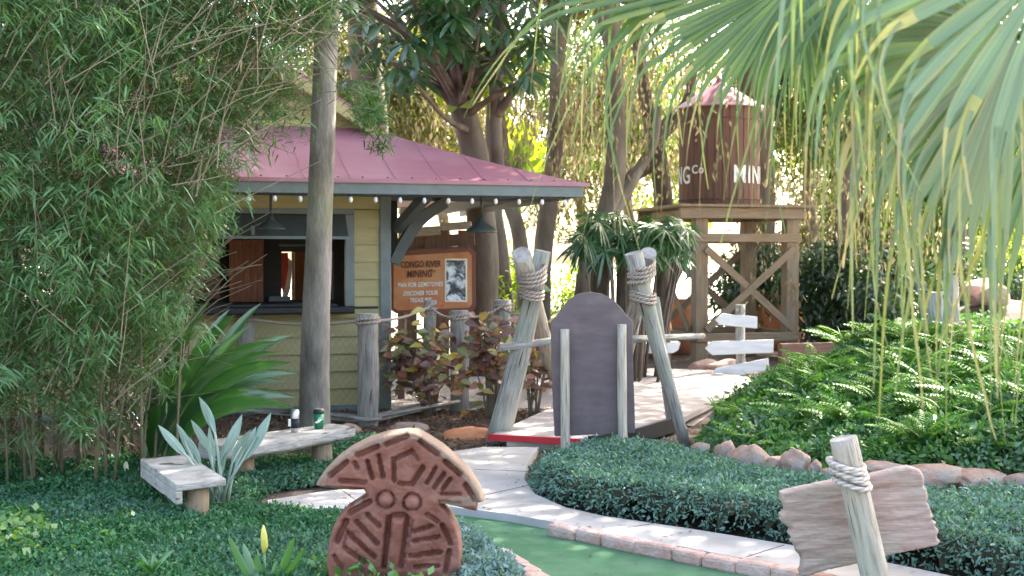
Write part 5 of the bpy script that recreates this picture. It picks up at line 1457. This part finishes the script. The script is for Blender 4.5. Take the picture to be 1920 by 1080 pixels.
bgtree('dark straight trunk just right of the water tank', [(1438, 0), (1440, 500), (1442, 380), (1438, 250), (1432, 100), (1430, -100)], [.14, .13, .12, .11, .1, .08], 24, [(1440, -180, 0, 2.4), (1520, 40, 2, 1.3), (1480, 280, 3, 1.1), (1540, 200, 3, 1.2), (1600, 120, 3, 1.4)], 8000, bmat='darkbark', moss=1400, mosspx=[(1500, 200, 1), (1510, 300, 1.2), (1540, 120, 1), (1480, 120, 1)])
bgtree('moss hung grey trunk behind the drooping palm leaves', [(1588, 0), (1590, 520), (1582, 440), (1590, 340), (1610, 220), (1640, 80), (1660, -100)], [.18, .17, .15, .14, .12, .1, .07], 20.5, [(1660, -120, 0, 2.4), (1740, 100, 2.5, 1.5), (1560, 60, 2, 1.2), (1850, 120, 2.5, 1.5)], 7000, moss=2000, mosspx=[(1575, 450, -.2), (1600, 400, -.1), (1560, 380, .1), (1620, 300, .5), (1700, 260, 1)])
bgtree('slender trunk far right behind the palm leaves', [(1802, 0), (1800, 480), (1795, 380), (1805, 240), (1810, 60), (1812, -120)], [.15, .14, .13, .12, .11, .08], 23, [(1800, -140, 0, 2.2), (1880, 180, 2, 1.4), (1720, 210, 2.5, 1.1), (1900, 330, 2, 1.0)], 7000, lmat='oak', bmat='darkbark', moss=600)
# lighter trees far beyond, lit from behind
FT = [(690, 250, 27, 'oak'), (760, 190, 26, 'oak'), (830, 240, 29, 'oak'), (1090, 300, 33, 'oak'), (1300, 300, 36, 'limeleaf'), (1560, 330, 31, 'oak'), (1700, 380, 34, 'oak'), (1900, 360, 32, 'limeleaf'), (1180, 180, 28, 'midleaf'), (1520, 150, 25, 'midleaf'), (1780, 260, 26, 'midleaf'), (1620, 470, 27, 'midleaf')]
FL = ['olive crowned tree far behind the left end of the kiosk roof', 'mossy tree behind the bamboo spray over the roof', 'mossy pale tree behind the umbrella leaves', 'thin pale tree in the bright gap above the palm cluster', 'yellow green tree seen past the water tank', 'pale tree behind the hanging tips right of the tank',
      'pale tree above the far blue car', 'yellow green tree at the far right edge', 'green tree behind the mossy fork of the oak', 'green tree high behind the right of the water tank', 'green tree behind the palm tips at the right', 'low green tree beside the far blue car']
for (x, y, Y, lm), lb in zip(FT, FL):
    cl = [(x + random.uniform(-95, 95), y + random.uniform(-170, 120), random.uniform(-1, 1), random.uniform(.8, 1.5)) for _ in range(13)]
    bgtree(lb, [(x, 0), (x + 8, 470), (x - 5, 360), (x + 6, y + 20), (x, y - 120)], [.15, .13, .12, .1, .06], Y, cl, 7500, lmat=lm, L=.16, moss=4500 if Y < 30 else 2500)
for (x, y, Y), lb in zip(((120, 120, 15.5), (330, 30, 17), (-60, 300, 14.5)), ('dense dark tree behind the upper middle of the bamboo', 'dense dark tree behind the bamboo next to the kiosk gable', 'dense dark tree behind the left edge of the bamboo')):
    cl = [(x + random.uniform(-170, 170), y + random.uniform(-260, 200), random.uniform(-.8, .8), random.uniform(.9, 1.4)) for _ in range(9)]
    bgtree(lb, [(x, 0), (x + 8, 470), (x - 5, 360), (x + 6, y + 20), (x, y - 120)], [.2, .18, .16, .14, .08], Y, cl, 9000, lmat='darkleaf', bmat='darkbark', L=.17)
# broad oaks whose unseen crowns are placed overhead to shade the foreground
SHT = [('broad oak beyond the tower with an unseen crown placed overhead for shade', (4.6, 23.5, 0), [((5.5, 17.5, 9.5), (3.6, 3.4, 1.5)), ((2.0, 19.0, 9.8), (3.2, 3.2, 1.4)), ((8.6, 16.0, 9.2), (3.0, 3.0, 1.4)), ((6.0, 21.5, 11), (3.5, 3.2, 1.5)), ((4.5, 14.6, 8.6), (2.6, 2.4, 1.1))]),
       ('unseen broad oak added beyond the right edge of the view for its shade', (7.6, 12.5, 0), [((8.6, 12.5, 8.8), (2.6, 2.6, 1.2)), ((4.3, 10.9, 8.2), (2.4, 2.2, 1.0)), ((5.3, 7.7, 8.0), (2.3, 2.3, 1.0)), ((2.1, 12.2, 8.4), (2.2, 1.9, .9)), ((.2, 13.9, 8.6), (1.9, 1.6, .8)), ((6.6, 10.2, 8.6), (2.2, 2.0, 1.0))]),
       ('broad oak behind the kiosk with an unseen crown placed above the roof for shade', (-2.6, 22.5, 0), [((-2, 20, 9.5), (3.4, 3.2, 1.4)), ((1.2, 22.5, 10.5), (3.2, 3, 1.4)), ((-5, 21, 9.5), (3, 3, 1.4)), ((.5, 17.6, 8.6), (2.4, 2.2, 1.1))])]
for lb, b, cl in SHT:
    b = Vector(b)
    tree('tree', lb, b, [b, b + Vector((.1, 0, 3)), b + Vector((-.1, -.3, 6)), b + Vector((0, -.8, 9))], [.38, .32, .28, .2], cl, 31000, .18, .55, MT['oak'], MT['darkbark'], TG)

# dark shrubs and palms low in the background
def shrub(label, px, pyb, pyt, wpx, Y, n, mat, L=.12, wl=.4, group='background shrubs'):
    c = W(px, pyb, Y); c.z = 0
    root = thing('shrub', label, 'shrub', c, group=group)
    h = max(.4, W(px, pyt, Y).z); r = M(Y, wpx) / 2
    cl = [(c + Vector((random.uniform(-.7, .7) * r, random.uniform(-.5, .5), h * random.uniform(.25, .8))), (r * .42, .5, h * .24)) for _ in range(9)]
    clumps_leaves('foliage', cl, n, L, wl, mat, root)
    mb = MB()
    for q, _ in cl: mb.tube([c, lerp(c, q, .6) + Z * .1, q], [.03, .02, .01], 5)
    mb.build('stems', MT['twig'], root)
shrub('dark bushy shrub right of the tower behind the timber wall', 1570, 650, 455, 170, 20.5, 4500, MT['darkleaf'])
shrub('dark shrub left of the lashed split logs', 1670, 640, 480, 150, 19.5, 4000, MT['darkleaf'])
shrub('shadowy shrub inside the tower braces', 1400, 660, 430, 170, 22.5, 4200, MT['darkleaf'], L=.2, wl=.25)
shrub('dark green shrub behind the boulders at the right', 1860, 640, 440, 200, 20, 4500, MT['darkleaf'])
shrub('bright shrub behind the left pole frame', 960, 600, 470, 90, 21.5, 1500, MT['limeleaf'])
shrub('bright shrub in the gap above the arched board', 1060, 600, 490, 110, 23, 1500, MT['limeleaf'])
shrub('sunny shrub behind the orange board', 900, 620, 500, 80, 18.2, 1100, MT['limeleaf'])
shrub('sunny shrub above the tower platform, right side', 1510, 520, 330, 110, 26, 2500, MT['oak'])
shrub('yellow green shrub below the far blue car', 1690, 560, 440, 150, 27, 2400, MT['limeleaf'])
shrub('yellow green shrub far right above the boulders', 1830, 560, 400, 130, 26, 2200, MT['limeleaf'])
# lady palm cluster
c = W(1170, 600, 15.4); c.z = 0
lp = thing('lady_palm', 'dark green lady palm cluster on slim stems left of the tower', 'palm', c)
P, D, N, L = [], [], [], []
for k in range(135):
    px, py = random.uniform(1085, 1290), random.uniform(392, 478)
    if px < 1110: py = random.uniform(420, 470)
    if 1180 < px: py = random.uniform(415, 468)
    q = W(px, py, random.uniform(14.8, 16.0))
    if k % 6 == 0:
        st = MB(); st.tube([Vector((c.x + (q.x - c.x) * .55, c.y + (q.y - c.y) * .8, 0)), Vector((c.x + (q.x - c.x) * .75, q.y, 1)), q], [.022, .018, .008], 6); st.build('stem', MT['darkbark'], lp)
    tl = Vector((random.gauss(0, .5), random.gauss(-.4, .4), .8)).normalized(); xx = tl.cross(Vector((0, 1, 0))).normalized(); yy = tl.cross(xx)
    for j in range(16):
        a = random.uniform(-2.6, 2.6); d = xx * math.cos(a) + yy * math.sin(a)
        P.append(q); D.append(d - Z * .15); N.append(tl); L.append(random.uniform(.22, .38))
L = np.array(L); leaves('fronds', np.array(P), np.array(D), np.array(N), L, L * .075, MT['ladyleaf'], lp, T=(0, .3, .7, 1), PW=(.3, 1, .8, .1), droop=.35, fold=.2)
for x0, x1, r, Y in ((1120, 1132, .13, 15.9), (1168, 1172, .10, 15.6), (1246, 1240, .09, 15.9)):
    b = W(x0, 600, Y); b.z = 0; mb = MB(); mb.tube(curve([b, W((x0 + x1) / 2, 520, Y), W(x1, 440, Y)], 4), r, 9, wob=.15); mb.build('stem', MT['darkbark'], lp)
# banana like sunny leaves in the gap
c = W(975, 600, 22); c.z = 0
bn = thing('banana_plant', 'sunlit banana plant with big yellow green leaves in the bright gap', 'plant', c)
mb = MB(); mb.tube([c, W(972, 480, 22), W(968, 380, 22), W(965, 320, 22)], [.12, .1, .09, .05], 9); mb.build('stem', MT['limeleaf'], bn)
for x, y, w in ((1035, 265, .34), (1010, 225, .3), (940, 200, .34), (925, 260, .28), (1045, 310, .25), (985, 215, .25)):
    mb = MB(); blade_leaf(mb, W(966, 330, 22), W(x, y, 21.6), (0, 0, .15), w, fold=.25, k=9); mb.build('leaf', MT['limeleaf'], bn)

# ------------------------------------------------------------------ fan palm reaching in from the right
fpm = thing('fan_palm', 'fan palm reaching in from the upper right with long drooping leaf tips', 'palm', (3.6, 4.0, 0))
mb = MB(); mb.tube([Vector((3.6, 4.0, -.05)), Vector((3.58, 4.0, 1.2)), Vector((3.55, 4.0, 2.7))], [.2, .18, .17], 14, wob=.12); mb.build('trunk', MT['bark'], fpm)
def frond(cx, cy, Y, a0, a1, n, r1, hang, w, mat, tilt=(0, 0), tipmat=None, droop0=.02, r1d=None, thin=.6, kmin=.18, th=(0, 1, 1, 2), thl=1.0):
    c = W(cx, cy, Y)
    xx = Vector((1, tilt[0], 0)).normalized(); yy = Vector((0, tilt[1], 1)).normalized(); nn = xx.cross(yy)
    mb = MB()
    for k in range(n):
        ad = lerp(a0, a1, (k + random.uniform(-.25, .25)) / (n - 1)); a = math.radians(ad)
        d = (xx * math.cos(a) + yy * math.sin(a)).normalized(); s = (nn.cross(d)).normalized()
        down = max(0, -math.sin(a))
        R1 = (r1 if r1d is None else lerp(r1, r1d, down)) * random.uniform(.78, 1.2); H = hang * random.uniform(.45, 1.45); ds = .04
        pts = [c.copy()]; p = c.copy(); r = 0; wd_ = [w * .12]
        dd = d.copy(); sway = Vector((random.gauss(0, .06), random.gauss(0, .06), 0)); tot = R1 + H; kb = random.uniform(kmin, kmin + .45)
        if random.random() < .25: kb *= .35
        while r < tot:
            if r < R1: g_ = droop0
            else: g_ = kb
            dd = (dd + Vector((0, 0, -1)) * g_ + (sway * random.uniform(.2, 1.6) if r > R1 else Vector())).normalized()
            p = p + dd * ds; r += ds; pts.append(p.copy())
            if r < R1: ww = w * (.12 + .88 * min(1, r / (R1 * .7))) * (1 if r < R1 * .8 else lerp(1, .8, (r / R1 - .8) / .2))
            else:
                t = min(1, (r - R1) / H)
                ww = w * max(.05, lerp(.8, thin, min(1, t * 4)) * (1 - t) ** 1.1)
            wd_.append(ww)
        nb = len(pts)
        nf = len(mb.f); mb.ribbon(pts, wd_, s, random.choice((-1, 1)) * random.uniform(.3, .55)); st = random.uniform(.52, .82)
        for i in range(nf, len(mb.f)):
            if (i - nf) // 2 > nb * st: mb.mi[i] = 1
        i0 = min(range(nb), key=lambda i: abs(i * ds - R1))
        for q in range(random.choice(th)):
            p = pts[i0].copy(); dd = (pts[min(i0 + 1, nb - 1)] - pts[i0 - 1]).normalized(); tp = [p.copy()]; Hh = hang * thl * random.uniform(.5, 1.5); sw = Vector((random.gauss(0, .10), random.gauss(0, .08), 0)); rr_ = 0
            while rr_ < Hh:
                dd = (dd + Vector((0, 0, -1)) * kb * 1.2 + sw * random.uniform(0, 1.5)).normalized(); p = p + dd * ds; rr_ += ds; tp.append(p.copy())
            m_ = len(tp)
            if m_ < 3: continue
            nf = len(mb.f); mb.ribbon(tp, [w * random.uniform(.22, .34) * (1 - i / m_) ** .6 + .0012 for i in range(m_)], s, .3)
            for i in range(nf, len(mb.f)):
                if (i - nf) // 2 > m_ * random.uniform(.1, .5): mb.mi[i] = 1
    f = mb.build('frond', [mat, tipmat or MT['palmtip']], fpm)
    pm = MB(); pm.tube(curve([Vector((3.55, 4.0, 2.65)), lerp(Vector((3.55, 4, 2.65)), c, .5) + Z * .35, c], 6), .014, 6); pm.build('petiole', MT['palmgreen'], f)
    return f
frond(1908, 70, 3.35, 155, 268, 27, .46, .44, .040, MT['palm'], tilt=(.25, -.1), thin=.48, kmin=.5)
frond(1985, -80, 3.15, 145, 250, 15, .56, .46, .040, MT['palm'], tilt=(.2, .1), thin=.48, kmin=.5)
frond(1500, -45, 3.9, 176, 335, 52, .64, .34, .022, MT['palmgreen'], tilt=(-.1, .1), droop0=.010, r1d=.30, thin=.5, kmin=.3, th=(0, 0, 0, 1), thl=.9)
frond(1400, -110, 4.1, 182, 222, 12, .50, .62, .024, MT['palmgreen'], tilt=(.1, .2), droop0=.012, thin=.5, kmin=.4, th=(0, 0, 1), thl=.8)
frond(1990, 140, 3.9, 178, 275, 24, .56, .40, .030, MT['palmgreen'], tilt=(.1, .15), thin=.48, kmin=.3, th=(0, 0, 1))
frond(1730, -120, 3.7, 200, 330, 22, .40, .52, .028, MT['palmgreen'], tilt=(0, .2), droop0=.03, thin=.48, kmin=.3, th=(0, 0, 1))
